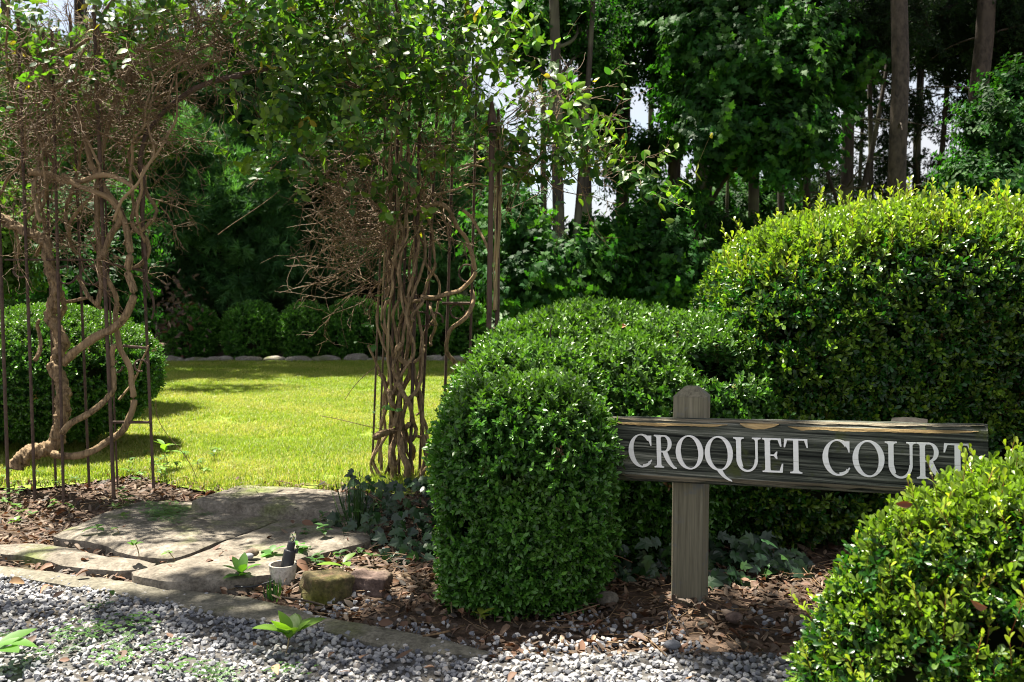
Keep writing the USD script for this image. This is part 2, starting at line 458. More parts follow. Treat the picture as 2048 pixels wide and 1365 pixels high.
def blob_mesh(b, sub=4, amp=0.10, freq=3.0, seed=0):
    c, rad, n = b
    m = trimesh.creation.icosphere(sub, 1.0)
    d = np.array(m.vertices)
    s = ((np.abs(d) / np.asarray(rad)) ** n).sum(1) ** (-1.0 / n)
    p = d * s[:, None]
    k = 1 + amp * 2 * (meshkit.fbm((p + np.asarray(c)) * freq + 31.7, 3, seed) - 0.5)
    return trimesh.Trimesh(p * k[:, None] + np.asarray(c), m.faces, process=False)


def foliage_points(blobs, density, seed, depth=0.0, amp=0.10, freq=3.0, zmin=None):
    ps, ns = [], []
    for i, b in enumerate(blobs):
        m = blob_mesh(b, 4, amp, freq, seed)
        k = max(1, int(m.area * density))
        p, fi = trimesh.sample.sample_surface(m, k, seed=seed * 13 + i)
        nn = m.face_normals[fi]
        if depth:
            p = p - nn * (np.random.default_rng(seed + i).random(k) ** 1.5 * depth)[:, None]
        keep = np.ones(k, bool)
        for j, o in enumerate(blobs):
            if j != i:
                keep &= ~inside(o, p, 0.9)
        ps.append(p[keep]); ns.append(nn[keep])
    p, n = np.vstack(ps), np.vstack(ns)
    if zmin is not None:
        k = p[:, 2] > zmin(p[:, 0], p[:, 1]) if callable(zmin) else p[:, 2] > zmin
        p, n = p[k], n[k]
    return p, n


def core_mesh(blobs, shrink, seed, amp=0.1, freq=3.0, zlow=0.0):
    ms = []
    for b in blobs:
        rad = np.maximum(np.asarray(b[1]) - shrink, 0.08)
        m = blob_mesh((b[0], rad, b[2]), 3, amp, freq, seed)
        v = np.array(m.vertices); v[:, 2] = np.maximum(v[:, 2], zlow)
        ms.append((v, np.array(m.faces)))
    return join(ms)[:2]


def axis_mix(n, seed, normal=0.7, up=0.4, wild=0.45):
    r = np.random.default_rng(seed)
    return unit(n * normal + UP * up + r.normal(size=n.shape) * wild)


# ------------------------------------------------------------------ the ground
KB = np.array([(-420, 1100), (0, 1128), (222, 1152), (328, 1169), (496, 1189), (632, 1223), (820, 1261), (990, 1297)], float)   # back edge of the stone edging
KF = np.array([(-420, 1114), (0, 1147), (154, 1169), (256, 1187), (444, 1224), (632, 1252), (820, 1293), (990, 1308)], float)   # front edge
kb = on(KB[:, 0], KB[:, 1], 0.035)[:, :2]
kf = on(KF[:, 0], KF[:, 1], 0.03)[:, :2]
_kx = np.r_[-60, kb[:, 0], 0.7, 2.0, 60]
_ky = np.r_[kb[0, 1] + 2, kb[:, 1], 3.35, 3.25, 3.2]


def sm(t):
    t = np.clip(t, 0, 1)
    return t * t * (3 - 2 * t)


def zg(x, y):
    s = np.asarray(y, float) - np.interp(x, _kx, _ky)
    z = 0.018 * sm(s / 0.35) + 0.10 * sm((s - 0.8) / 1.0)
    far = np.asarray(y, float)
    z = z - 9.0 * sm((far - 27) / 70)
    return z


def gz(u, v):
    p = on(u, v, 0.05)
    for _ in range(6):
        p = on(u, v, zg(p[..., 0], p[..., 1]))
    return p


gx = np.r_[-900, -500, -250, -120, -60, np.arange(-30, -6, 2.0), np.arange(-6, 6.01, 0.12), np.arange(8, 31, 2.0), 60, 120, 250, 500, 900]
gy = np.r_[-400, -150, -60, -20, -5, np.arange(0, 8.01, 0.12), np.arange(8.5, 31, 1.0), np.arange(34, 100, 6.0), 150, 300, 600, 1200]
X, Y = np.meshgrid(gx, gy, indexing='ij')
Z = zg(X, Y) - 0.012
near = (np.abs(X) < 6) & (Y > 0) & (Y < 8)
Z = Z + np.where(near, 0.02 * (meshkit.fbm(np.stack([X * 4, Y * 4, X * 0], -1), 3, 5) - 0.5), 0)
gv = np.stack([X, Y, Z], -1).reshape(-1, 3)


def grid_faces(a, b):
    i, j = np.meshgrid(np.arange(a - 1), np.arange(b - 1), indexing='ij')
    i = (i * b + j).ravel()
    return np.vstack([np.stack([i, i + b, i + b + 1], 1), np.stack([i, i + b + 1, i + 1], 1)])


top('ground', (gv, grid_faces(len(gx), len(gy))), 'soil', kind='structure', smooth=True)

# gravel drive: a base sheet with the loose stones on it
dx = np.linspace(-7, 7, 60)
dyk = np.interp(dx, _kx, _ky) + 0.02
dv = np.stack([np.repeat(dx[:, None], 30, 1), -3 + (dyk[:, None] + 3) * np.linspace(0, 1, 30)[None], np.full((60, 30), 0.006)], -1).reshape(-1, 3)
top('gravel_drive', (dv, grid_faces(60, 30)), 'drive_base', kind='structure', smooth=True)


def pebble(seed):
    r = np.random.default_rng(seed)
    m = trimesh.creation.icosphere(2, 1.0)
    v = np.array(m.vertices)
    for _ in range(13):                      # broken faces
        d = unit(r.normal(size=3))
        c = r.uniform(0.42, 0.78)
        h = v @ d
        v = v - np.where(h > c, h - c, 0)[:, None] * d
    v *= np.array([1.0, r.uniform(0.6, 0.9), r.uniform(0.45, 0.7)])
    return v, np.array(m.faces), None


PEB = [pebble(100 + i) for i in range(12)]
n = 36000
r = np.random.default_rng(3)
px = r.uniform(-3.3, 2.6, n); py = r.uniform(2.75, 5.0, n)
s = py - np.interp(px, _kx, _ky)
dens = np.where(s < -0.02, 1.0, np.where((px > -0.9), np.clip(0.5 - 1.0 * s, 0, 0.5) * (meshkit.noise(np.stack([px * 5, py * 5, px * 0], -1), 2) > 0.35), 0))
keep = r.random(n) < dens
px, py = px[keep], py[keep]
size = r.uniform(0.0085, 0.019, len(px)) * (1 - 0.25 * (r.random(len(px)) < 0.3))
pz = zg(px, py) + size * 0.42 + r.random(len(px)) * 0.014
fr = Rotation.from_euler('zyx', np.stack([r.uniform(0, 6.28, len(px)), r.normal(0, 0.35, len(px)), r.normal(0, 0.35, len(px))], 1)).as_matrix()
scatter('/World', 'gravel', PEB, np.stack([px, py, pz], 1), fr, size, r.integers(0, 12, len(px)), 'gravel', kind='stuff', smooth=28,
        label='loose broken blue grey and white gravel covering the drive')

# lawn sheet and its grass
lx = np.linspace(-14, 6, 70); ly = np.linspace(0, 1, 40)
front = 5.62 + 0.12 * np.sin(lx * 2.1) + 0.1 * np.sin(lx * 5.3 + 1) + np.where(lx < -2.2, 0.25, 0)
lvx = np.repeat(lx[:, None], 40, 1)
lvy = front[:, None] + (15.25 - front[:, None]) * ly[None]
top('lawn', (np.stack([lvx, lvy, zg(lvx, lvy) + 0.006], -1).reshape(-1, 3), grid_faces(70, 40)), 'lawn_ground', kind='structure', smooth=True)


def grass_patch(seed, n=300, size=0.30, h=0.034, dry=0.0):
    r = np.random.default_rng(seed)
    p = r.uniform(-size / 2, size / 2, (n, 2))
    a = r.uniform(0, 6.28, n)
    hh = h * r.uniform(0.55, 1.2, n); lean = r.uniform(0.1, 0.8, n) * hh
    w = 0.0022
    d = np.stack([np.cos(a), np.sin(a)], 1); sd = np.stack([-d[:, 1], d[:, 0]], 1) * w
    z0 = np.zeros((n, 1))
    v = np.stack([np.hstack([p - sd, z0]), np.hstack([p + sd, z0]),
                  np.hstack([p + d * lean[:, None] * 0.35 - sd * 0.7, hh[:, None] * 0.6]), np.hstack([p + d * lean[:, None] * 0.35 + sd * 0.7, hh[:, None] * 0.6]),
                  np.hstack([p + d * lean[:, None], hh[:, None]])], 1).reshape(-1, 3)
    b = np.arange(n)[:, None] * 5
    f = np.vstack([b + [[0, 1, 3]], b + [[0, 3, 2]], b + [[2, 3, 4]]])
    cols = np.array([(0.19, 0.27, 0.024), (0.24, 0.30, 0.030), (0.40, 0.37, 0.12), (0.135, 0.215, 0.018)])[r.choice(4, n, p=[0.4 - 0.25 * dry, 0.3 - 0.05 * dry, 0.08 + 0.47 * dry, 0.22 - 0.17 * dry])]
    return v, f, np.repeat(cols, 5, 0)


n = 2600
r = np.random.default_rng(8)
qx = r.uniform(-7.5, 2.2, n * 2); qy = 5.6 + 9.65 * r.random(n * 2) ** 1.15
ok = (qy > np.interp(qx, lx, front) + 0.08)
qx, qy = qx[ok], qy[ok]
gi = np.clip(((meshkit.fbm(np.stack([qx * 0.55 + qy * 0.25, qy * 1.1, qx * 0], -1), 3, 6) - 0.33) * 13 + 1.3 * np.sign(np.sin((qx * 0.8 + qy) * 4.4)) + r.normal(size=len(qx)) * 0.8), 0, 5).astype(int)
scatter('/World', 'grass', [grass_patch(i, dry=[0, 0, 0.15, 0.4, 0.7, 1.0][i]) for i in range(6)], np.stack([qx, qy, zg(qx, qy) + 0.004], 1),
        frames_z(UP + r.normal(size=(len(qx), 3)) * 0.03, 4), r.uniform(0.8, 1.15, len(qx)), gi, 'grass_blade', kind='stuff',
        label='short mown yellow green grass of the croquet lawn')


# ------------------------------------------------------------------ stone slabs, edging, step
def slab(outline, ztop, thick, seed, rough=0.010, edge=0.025, tilt=(0, 0)):
    """outline: plan polygon (n,2). A split-faced stone with a worn edge."""
    poly = Polygon(outline).buffer(0.01).buffer(-0.01)
    if poly.geom_type != 'Polygon':
        poly = max(poly.geoms, key=lambda g: g.area)
    pts = []
    ring = poly.exterior
    k = int(ring.length / 0.035)
    rp = np.array([ring.interpolate(i / k, normalized=True).coords[0] for i in range(k)])
    r = np.random.default_rng(seed)
    rp = rp + 0.012 * (np.stack([meshkit.noise(np.c_[rp * 9, np.full(k, 3.0)], seed), meshkit.noise(np.c_[rp * 9, np.full(k, 9.0)], seed)], 1) - 0.5) * 2
    pts = [rp]
    P2 = Polygon(rp)
    for q in (0.018, 0.05):
        g = P2.buffer(-q)
        if not g.is_empty:
            for gg in getattr(g, 'geoms', [g]):
                kk = max(6, int(gg.exterior.length / 0.045))
                pts.append(np.array([gg.exterior.interpolate(i / kk, normalized=True).coords[0] for i in range(kk)]))
    g = P2.buffer(-0.075)
    x0, y0, x1, y1 = P2.bounds
    gr = np.stack(np.meshgrid(np.arange(x0, x1, 0.05), np.arange(y0, y1, 0.05)), -1).reshape(-1, 2)
    gr += r.normal(size=gr.shape) * 0.008
    if not g.is_empty:
        pts.append(gr[contains_xy(g, gr[:, 0], gr[:, 1])])
    A = np.vstack(pts)
    from scipy.spatial import Delaunay
    T = Delaunay(A).simplices
    ce = A[T].mean(1)
    T = T[contains_xy(P2, ce[:, 0], ce[:, 1])]
    a, b, c = A[T[:, 0]], A[T[:, 1]], A[T[:, 2]]
    flip = np.cross(b - a, c - a) < 0
    T[flip] = T[flip][:, ::-1]
    cx, cy = P2.centroid.coords[0]
    zt = ztop(A[:, 0], A[:, 1]) if callable(ztop) else np.full(len(A), ztop)
    d = np.array([P2.exterior.distance(Point(p)) for p in A])
    zt = zt + rough * 2 * (meshkit.fbm(np.c_[A * 6, np.full(len(A), seed)], 4, seed) - 0.5) - edge * np.exp(-d / 0.02) * 0.55 + tilt[0] * (A[:, 0] - cx) + tilt[1] * (A[:, 1] - cy)
    topv = np.c_[A, zt]
    k = len(rp)
    mid = np.c_[rp + 0.006 * r.normal(size=rp.shape), zt[:k] - thick * 0.5]
    bot = np.c_[rp, zt[:k] - thick]
    v = np.vstack([topv, mid, bot])
    n = len(A)
    i = np.arange(k); j = (i + 1) % k
    f = [T]
    f += [np.stack([i, n + i, n + j], 1), np.stack([i, n + j, j], 1), np.stack([n + i, n + k + i, n + k + j], 1), np.stack([n + i, n + k + j, n + j], 1)]
    o = P2.exterior.is_ccw
    F = np.vstack(f)
    if not o:
        F[len(T):] = F[len(T):][:, ::-1]
    # closing bottom
    return v, F


def pix_poly(px, z):
    p = np.asarray(px, float)
    return on(p[:, 0], p[:, 1], z)[:, :2]


def in_any(polys, x, y):
    k = np.zeros(len(x), bool)
    for p in polys:
        k |= contains_xy(p, x, y)
    return k


SLAB = [
    ([(108, 1066), (150, 1046), (205, 1020), (262, 1004), (330, 998), (388, 1000), (470, 1014), (552, 1030), (556, 1036), (482, 1062), (424, 1086), (375, 1104), (340, 1113), (300, 1110), (255, 1101), (205, 1087), (150, 1077)], 0.07,
     'wide mossy flagstone landing under the arch with fallen leaves on it'),
    ([(564, 1036), (620, 1026), (690, 1028), (740, 1034), (740, 1080), (650, 1098), (590, 1118), (556, 1142), (470, 1156), (400, 1160), (320, 1158), (268, 1146), (266, 1136), (345, 1120), (405, 1097), (486, 1067)], 0.07,
     'sun streaked flagstone landing behind the white pot'),
    ([(-160, 1084), (0, 1086), (62, 1082), (122, 1090), (200, 1107), (292, 1119), (318, 1125), (300, 1131), (240, 1136), (178, 1133), (100, 1118), (0, 1100), (-160, 1098)], 0.05,
     'long low stone step beside the left end of the edging'),
    ([(388, 999), (470, 966), (560, 969), (650, 976), (730, 985), (730, 1022), (672, 1020), (560, 1012), (480, 1005)], 0.132,
     'raised grey stone step at the edge of the lawn'),
]
slab_polys = []
for i, (o, z, lab) in enumerate(SLAB):
    P = pix_poly(o, z)
    slab_polys.append(Polygon(P).buffer(0.0))
    top('stone_slab', slab(P, z, 0.14 if i != 2 else 0.12, 11 + i, rough=0.012), 'flagstone', lab, 'stone slab', smooth=40)

cuts = [-420, 338, 640, 990]
names = ['long weathered edging stone at the left edge of the gravel drive', 'edging stone in front of the white pot', 'edging stone running under the clipped boxwood and into the gravel']
kerb_polys = []
for i in range(3):
    b = np.array([p for p in zip(np.linspace(cuts[i] - 0.5, cuts[i + 1] - 1, 14))])[:, 0]
    bb = np.stack([b, np.interp(b, KB[:, 0], KB[:, 1])], 1); ff = np.stack([b, np.interp(b, KF[:, 0], KF[:, 1])], 1)
    P = pix_poly(np.vstack([bb, ff[::-1]]), 0.03)
    kerb_polys.append(Polygon(P).buffer(0.0))
    top('edging_stone', slab(P, 0.03, 0.11, 31 + i, rough=0.008, edge=0.02), 'kerbstone', names[i], 'edging stone', smooth=40)

# low rocks along the far edge of the lawn
xs = np.arange(-7.2, 1.2, 0.42)
r = np.random.default_rng(12)
for i, x in enumerate(xs):
    m = trimesh.creation.icosphere(2, 1.0)
    v = np.array(m.vertices)
    v = np.sign(v) * np.abs(v) ** 0.8
    w = r.uniform(0.13, 0.27)
    v = v * np.array([w, 0.12, r.uniform(0.05, 0.085)])
    v += 0.07 * (meshkit.fbm(v * 9 + i * 5, 3, i)[:, None] - 0.5)
    yy = 15.35 + r.normal() * 0.04
    v += np.array([x + r.normal() * 0.05, yy, zg(x, yy) + 0.015 + r.normal() * 0.012])
    top('border_rock', (v, m.faces), 'border_rock', 'low rounded rock in the row that edges the far side of the lawn', 'rock', 'border rocks along the far lawn edge', smooth=True)

# ------------------------------------------------------------------ the sign
BL = np.array([0.405, 3.962, 0.641])                      # middle of the board's left end (front face)
BLEN, BH, BT = 1.43, 0.266, 0.05
BN = np.cross(BD, UP); BN = unit(BN)                       # towards the viewer (front)
if BN[1] > 0:
    BN = -BN
BV = unit(np.cross(BN, BD)); BV = BV if BV[2] > 0 else -BV
SIGN = thing('wooden_sign', 'weathered black wooden board sign on square posts with white raised letters', 'sign', (0.72, 3.9, 0))


def board_pt(a, b, c=0.0):
    """a along the board, b up from its middle, c out of its front."""
    return BL + np.multiply.outer(np.asarray(a, float), BD) + np.multiply.outer(np.asarray(b, float), BV) + np.multiply.outer(np.asarray(c, float), BN)


# board body: a section with a chamfered lip top and bottom, lofted along its length with worn wobble
sec = [(-BH / 2 + 0.030, 0.0), (BH / 2 - 0.030, 0.0), (BH / 2 - 0.022, -0.004), (BH / 2 - 0.004, -0.016), (BH / 2, -0.022), (BH / 2, -BT), (-BH / 2, -BT), (-BH / 2, -0.022), (-BH / 2 + 0.004, -0.016), (-BH / 2 + 0.022, -0.004)]
K, S = 60, len(sec)
aa = np.linspace(0, BLEN, K)
rows = []
for k, a in enumerate(aa):
    for q, (b, c) in enumerate(sec):
        wob = 0.0022 * (meshkit.noise(np.array([a * 9, q * 1.7, 2.0]), 4) - 0.5) * 2
        ends = 0.006 if k in (0, K - 1) else 0
        rows.append(board_pt(a, b * (1 - ends) + wob * (abs(b) > BH / 2 - 0.03), c + wob * 0.4))
rows = np.array(rows)
i = np.arange(K - 1)[:, None] * S; j = np.arange(S)[None]
q4 = np.stack([i + j, i + S + j, i + S + (j + 1) % S, i + (j + 1) % S], -1).reshape(-1, 4)
F = np.vstack([q4[:, [0, 1, 2]], q4[:, [0, 2, 3]]])
caps = np.array([(0, s, s + 1) for s in range(1, S - 1)])
F = np.vstack([F, caps, caps[:, ::-1] + (K - 1) * S])
part(SIGN, 'board', (rows, F), 'sign_wood')


def strip(a0, a1, b0, b1, c, n=40, shape=None):
    """A thin raised strip of bare wood on the chamfer, between a0 and a1."""
    t = np.linspace(0, 1, n)
    a = a0 + (a1 - a0) * t
    w = np.ones(n) if shape is None else shape(t)
    m = b1
    lo = b1 - (b1 - b0) * w * (0.55 + 0.75 * meshkit.noise(np.stack([a * 14, a * 0, a * 0 + b0 * 50], -1), 5)) + 0.0006 * np.sin(a * 173)
    v = np.vstack([board_pt(a, lo, c[0]), board_pt(a, np.full(n, m), c[1]), board_pt(a, np.full(n, m), c[1] - 0.006), board_pt(a, lo, c[0] - 0.006)])
    v = np.vstack([board_pt(a, lo, 0)[:, :] + c[0] * BN, board_pt(a, np.full(n, m), 0) + c[1] * BN, board_pt(a, np.full(n, m), 0) + (c[1] - 0.006) * BN, board_pt(a, lo, 0) + (c[0] - 0.006) * BN])
    f = []
    for e in range(4):
        i = np.arange(n - 1) + e * n; j = np.arange(n - 1) + ((e + 1) % 4) * n
        f += [np.stack([i, i + 1, j + 1], 1), np.stack([i, j + 1, j], 1)]
    f.append(np.array([(0, n, 2 * n), (0, 2 * n, 3 * n)])); f.append(np.array([(n - 1, 3 * n - 1, 2 * n - 1), (n - 1, 4 * n - 1, 3 * n - 1)]))
    return v, np.vstack(f)


hb = BH / 2
taper = lambda t: np.clip(np.minimum(t * 14, (1 - t) * 9), 0.06, 1)
sag = lambda t: np.sin(np.pi * np.clip(t, 0.02, 0.98)) ** 0.6
part(SIGN, 'worn_edge', strip(0.03, 0.50, hb - 0.030, hb - 0.019, (0.0018, -0.0020), shape=taper), 'bare_wood', label='strip of bare yellow wood where the paint has worn off')
part(SIGN, 'worn_edge', strip(0.55, 0.70, hb - 0.036, hb - 0.012, (0.0018, -0.0070), shape=sag), 'bare_wood')
part(SIGN, 'worn_edge', strip(0.735, 1.40, hb - 0.033, hb - 0.021, (0.0018, -0.0010), n=70, shape=taper), 'bare_wood')
part(SIGN, 'worn_edge', strip(0.02, 1.42, -hb + 0.012, -hb + 0.030, (-0.0058, 0.0026), n=80, shape=taper), 'edge_wood')
part(SIGN, 'worn_edge', strip(0.01, 1.42, hb - 0.010, hb - 0.001, (-0.0085, -0.0175), n=80, shape=taper), 'edge_wood')


def ring_poly(cx, cy, rx, ry, tx, ty, tilt=0.0):
    o = affinity.rotate(affinity.scale(Point(0, 0).buffer(1, 48), rx, ry), 0)
    i = affinity.rotate(affinity.scale(Point(0, 0).buffer(1, 48), rx - tx, ry - ty), tilt)
    return affinity.translate(o.difference(i), cx, cy)


def bez(p0, p1, p2, n=10):
    t = np.linspace(0, 1, n)[:, None]
    return (1 - t) ** 2 * np.array(p0) + 2 * t * (1 - t) * np.array(p1) + t * t * np.array(p2)


def serif(x, y, w, sw, up=1, h=0.035, br=0.08):
    """A bracketed serif on a stem of width w centred on x, standing on y (up=1) or hanging from y (up=-1)."""
    a = bez((x + sw / 2, y + up * h), (x + w / 2, y + up * h), (x + w / 2, y + up * (h + br)))
    b = bez((x - w / 2, y + up * (h + br)), (x - w / 2, y + up * h), (x - sw / 2, y + up * h))
    return Polygon(np.vstack([[(x - sw / 2, y), (x + sw / 2, y)], a, b])).buffer(0)


def stem(x, w, sw, y0=0.0, y1=1.0, top=True, bottom=True):
    g = [box(x - w / 2, y0, x + w / 2, y1)]
    if bottom:
        g.append(serif(x, y0, w, sw, 1))
    if top:
        g.append(serif(x, y1, w, sw, -1))
    return unary_union(g)


def arm(x0, x1, y, t, hang, up):
    """A bar from x0 to x1 at y (edge) with a wedge at its end."""
    s = 1 if up else -1
    return unary_union([Polygon([(x0, y), (x1, y), (x1 + 0.015, y + s * hang), (x1 - 0.02, y + s * hang), (x1 - 0.09, y + s * t), (x0, y + s * t)]).buffer(0)])


def glyph(ch):
    if ch == 'O':
        return ring_poly(0.43, 0.5, 0.43, 0.52, 0.155, 0.045, 4), 0.86
    if ch == 'Q':
        o = ring_poly(0.43, 0.5, 0.43, 0.52, 0.155, 0.045, 4)
        a = bez((0.34, 0.04), (0.50, -0.26), (0.82, -0.33), 14); b = bez((0.80, -0.285), (0.60, -0.20), (0.52, 0.03), 14)
        return unary_union([o, Polygon(np.vstack([a, b])).buffer(0)]), 0.86
    if ch == 'C':
        o = ring_poly(0.43, 0.5, 0.43, 0.52, 0.155, 0.04, 5)
        o = o.difference(Polygon([(0.46, 0.5), (0.72, 0.98), (1.2, 0.98), (1.2, 0.06), (0.74, 0.06)]))
        hook = Polygon(np.vstack([[(0.60, 0.965), (0.745, 0.97), (0.745, 0.66), (0.715, 0.66)], bez((0.715, 0.66), (0.68, 0.86), (0.52, 0.94), 8)])).buffer(0)
        foot = Polygon(np.vstack([bez((0.46, 0.02), (0.66, 0.03), (0.755, 0.20), 8), bez((0.725, 0.23), (0.64, 0.09), (0.46, 0.075), 8)])).buffer(0)
        return unary_union([o, hook, foot]), 0.76
    if ch == 'R':
        bowl = ring_poly(0.36, 0.735, 0.275, 0.265, 0.135, 0.045)
        bowl = bowl.difference(box(-1, -1, 0.33, 2))
        bars = unary_union([box(0.15, 0.955, 0.37, 1.0), box(0.15, 0.47, 0.37, 0.515)])
        leg = Polygon(np.vstack([bez((0.30, 0.49), (0.42, 0.12), (0.70, -0.02), 12), [(0.80, -0.02), (0.80, 0.012)], bez((0.80, 0.012), (0.66, 0.03), (0.47, 0.49), 12)])).buffer(0)
        return unary_union([stem(0.17, 0.15, 0.34), bowl, bars, leg]), 0.80
    if ch == 'U':
        u = ring_poly(0.43, 0.36, 0.34, 0.38, 0.10, 0.055)
        u = u.difference(box(-1, 0.36, 2, 2))
        u = unary_union([u, box(0.09, 0.33, 0.24, 1.0), Polygon([(0.09, 0.36), (0.24, 0.36), (0.30, 0.13), (0.19, 0.15)]), box(0.69, 0.33, 0.77, 1.0), serif(0.165, 1.0, 0.15, 0.34, -1), serif(0.73, 1.0, 0.08, 0.27, -1)])
        return u, 0.88
    if ch == 'E':
        return unary_union([stem(0.17, 0.15, 0.30), arm(0.15, 0.56, 1.0, 0.045, 0.24, False), arm(0.15, 0.60, 0.0, 0.05, 0.26, True), arm(0.15, 0.44, 0.50, 0.022, 0.11, True), arm(0.15, 0.44, 0.505, 0.022, 0.11, False)]), 0.64
    if ch == 'T':
        L_ = arm(0.36, 0.70, 1.0, 0.045, 0.25, False)
        R_ = affinity.scale(L_, -1, 1, origin=(0.36, 0))
        return unary_union([stem(0.36, 0.15, 0.36, top=False), L_, R_]), 0.72


# where each letter starts and ends, along the board
def along_board(u):
    d = ray(u, 900.0)
    o = np.array([0, 0, EYE])
    t = np.dot(BL - o, BN) / np.dot(d, BN)
    return np.dot(o + d * t - BL, BD)


SPANS = [('C', 1258, 1304), ('R', 1309, 1353), ('O', 1352, 1407), ('Q', 1410, 1466), ('U', 1467, 1522), ('E', 1525, 1566), ('T', 1568, 1616), ('C', 1645, 1700), ('O', 1705, 1769), ('U', 1770, 1832), ('R', 1833, 1889), ('T', 1887, 1943)]
CAP, BASE = 0.134, -0.068
for ch, u0, u1 in SPANS:
    g, w = glyph(ch)
    a0, a1 = along_board(u0), along_board(u1)
    x0, _, x1, _ = g.bounds
    polys = getattr(g, 'geoms', [g])
    ms = []
    for p in polys:
        if p.area < 1e-4:
            continue
        p = p.simplify(0.003)
        p = affinity.affine_transform(p, [(a1 - a0) / (x1 - x0), 0, 0, CAP, a0 - x0 * (a1 - a0) / (x1 - x0), BASE])
        m = trimesh.creation.extrude_polygon(p, 0.007, engine='earcut')
        ms.append((np.array(m.vertices), np.array(m.faces)))
    v, f, _n = join(ms)
    part(SIGN, 'letter', (board_pt(v[:, 0], v[:, 1], v[:, 2] - 0.001), f), 'letter_paint', label=f'white raised serif letter {ch}')


def post(cx, cy, z0, z1, w, yaw, cap=0.04):
    """A square post with chamfered corners and a low four sided top."""
    h = w / 2; c = 0.005
    base = [(-h + c, -h), (h - c, -h), (h, -h + c), (h, h - c), (h - c, h), (-h + c, h), (-h, h - c), (-h, -h + c)]
    zs = np.r_[np.linspace(z0, z1, 12), z1 + 0.003]
    sc = np.r_[np.ones(12), 0.985]
    v = []
    for k, (z, s) in enumerate(zip(zs, sc)):
        for q, (x, y) in enumerate(base):
            wv = 1 + 0.006 * (meshkit.noise(np.array([z * 6, q * 0.9, 1.0]), 2) - 0.5)
            v.append((x * s * wv, y * s * wv, z))
    for s, dz in ((0.42, cap), (0.40, cap + 0.001)):
        v += [(x * s, y * s, z1 + dz) for x, y in base]
    v = np.array(v)
    n = len(v) // 8
    i = np.arange(n - 1)[:, None] * 8; j = np.arange(8)[None]
    q = np.stack([i + j, i + (j + 1) % 8, i + 8 + (j + 1) % 8, i + 8 + j], -1).reshape(-1, 4)
    f = np.vstack([q[:, [0, 1, 2]], q[:, [0, 2, 3]], np.array([((n - 1) * 8, (n - 1) * 8 + s, (n - 1) * 8 + s + 1) for s in range(1, 7)])])
    R = np.array([[math.cos(yaw), -math.sin(yaw)], [math.sin(yaw), math.cos(yaw)]])
    v[:, :2] = v[:, :2] @ R.T + (cx, cy)
    return v, f


pc = board_pt(along_board(1369.0), 0, -BT - 0.0655)
part(SIGN, 'post', post(pc[0], pc[1], -0.1, 0.868, 0.128, _yaw), 'post_wood', label='square grey wooden post with a low pointed top')
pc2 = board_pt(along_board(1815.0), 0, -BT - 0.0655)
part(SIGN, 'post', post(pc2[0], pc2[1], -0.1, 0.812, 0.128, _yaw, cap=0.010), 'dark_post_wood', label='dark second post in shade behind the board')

# ------------------------------------------------------------------ iron garden arch
ARCH = thing('garden_arch', 'rusty iron rod garden arch with scrollwork overgrown by vines', 'garden arch', (-1.55, 5.9, 0.1))


def pole(pts, rad, sides=8):
    return tube(spline(pts, 14) if len(pts) > 2 else np.linspace(pts[0], pts[1], 8), rad, sides)


def rod(u0, v0, y0, ub, vb, yb, rad):
    """An upright rod from its foot (ub, vb at depth yb) to a point (u0, v0 at depth y0)."""
    b = at(ub, vb, yb); b[2] = zg(b[0], b[1]) - 0.05
    t = at(u0, v0, y0)
    part(ARCH, 'rod', pole([b, t], rad * 0.8), 'rusty_iron', smooth=50)
    return b, t


LEFT = [(-14, 60, 5.75, 17, 995, 5.6, .013), (36, 40, 5.7, 70, 995, 5.6, .012), (86, 60, 5.9, 112, 985, 5.82, .010), (104, 60, 5.68, 127, 995, 5.62, .012), (140, 30, 5.88, 179, 984, 5.80, .011),
        (188, 30, 5.66, 228, 995, 5.62, .015), (196, 50, 5.86, 236, 987, 5.78, .008), (278, 320, 5.78, 308, 986, 5.72, .012)]
for a in LEFT:
    rod(*a)
RIGHT = [(776, 100, 6.15, 744, 955, 6.30, .009), (790, 110, 6.18, 757, 955, 6.32, .009), (800, 90, 5.98, 778, 985, 5.98, .012), (822, 90, 6.0, 797, 990, 5.95, .011), (845, 80, 5.96, 819, 990, 5.9, .014),
         (880, 100, 6.1, 838, 985, 6.05, .012), (912, 80, 6.15, 884, 780, 6.1, .012), (955, 90, 6.1, 934, 760, 6.05, .011)]
for a in RIGHT:
    rod(*a)
# heavier end poles with turned finials
for (ut, vt, ub, vb, y, rad) in ((984, 275, 972, 760, 5.70, 0.017), (997, 300, 992, 760, 5.92, 0.015)):
    t = at(ut, vt, y); b = at(ub, vb, y); b[2] = zg(b[0], b[1]) - 0.05
    pl = part(ARCH, 'end_pole', pole([b, t], rad, 10), 'rusty_iron', smooth=50)
    prof = [(rad, 0), (rad * 1.7, 0.004), (rad * 1.7, 0.014), (rad * 1.15, 0.018), (rad * 1.15, 0.034), (rad * 1.75, 0.038), (rad * 1.75, 0.05), (rad * 1.1, 0.058), (rad * 1.75, 0.085), (rad * 1.5, 0.12), (rad * 0.8, 0.18), (rad * 0.42, 0.22), (rad * 0.6, 0.23), (rad * 0.62, 0.24), (0.0005, 0.252)]
    a = np.arange(12) * 2 * math.pi / 12
    v = np.vstack([np.stack([t[0] + q * np.cos(a), t[1] + q * np.sin(a), np.full(12, t[2] + z)], 1) for q, z in prof])
    i = np.arange(len(prof) - 1)[:, None] * 12; j = np.arange(12)[None]
    q = np.stack([i + j, i + (j + 1) % 12, i + 12 + (j + 1) % 12, i + 12 + j], -1).reshape(-1, 4)
    part(pl, 'finial', (v, np.vstack([q[:, [0, 1, 2]], q[:, [0, 2, 3]]])), 'rusty_iron', smooth=40)
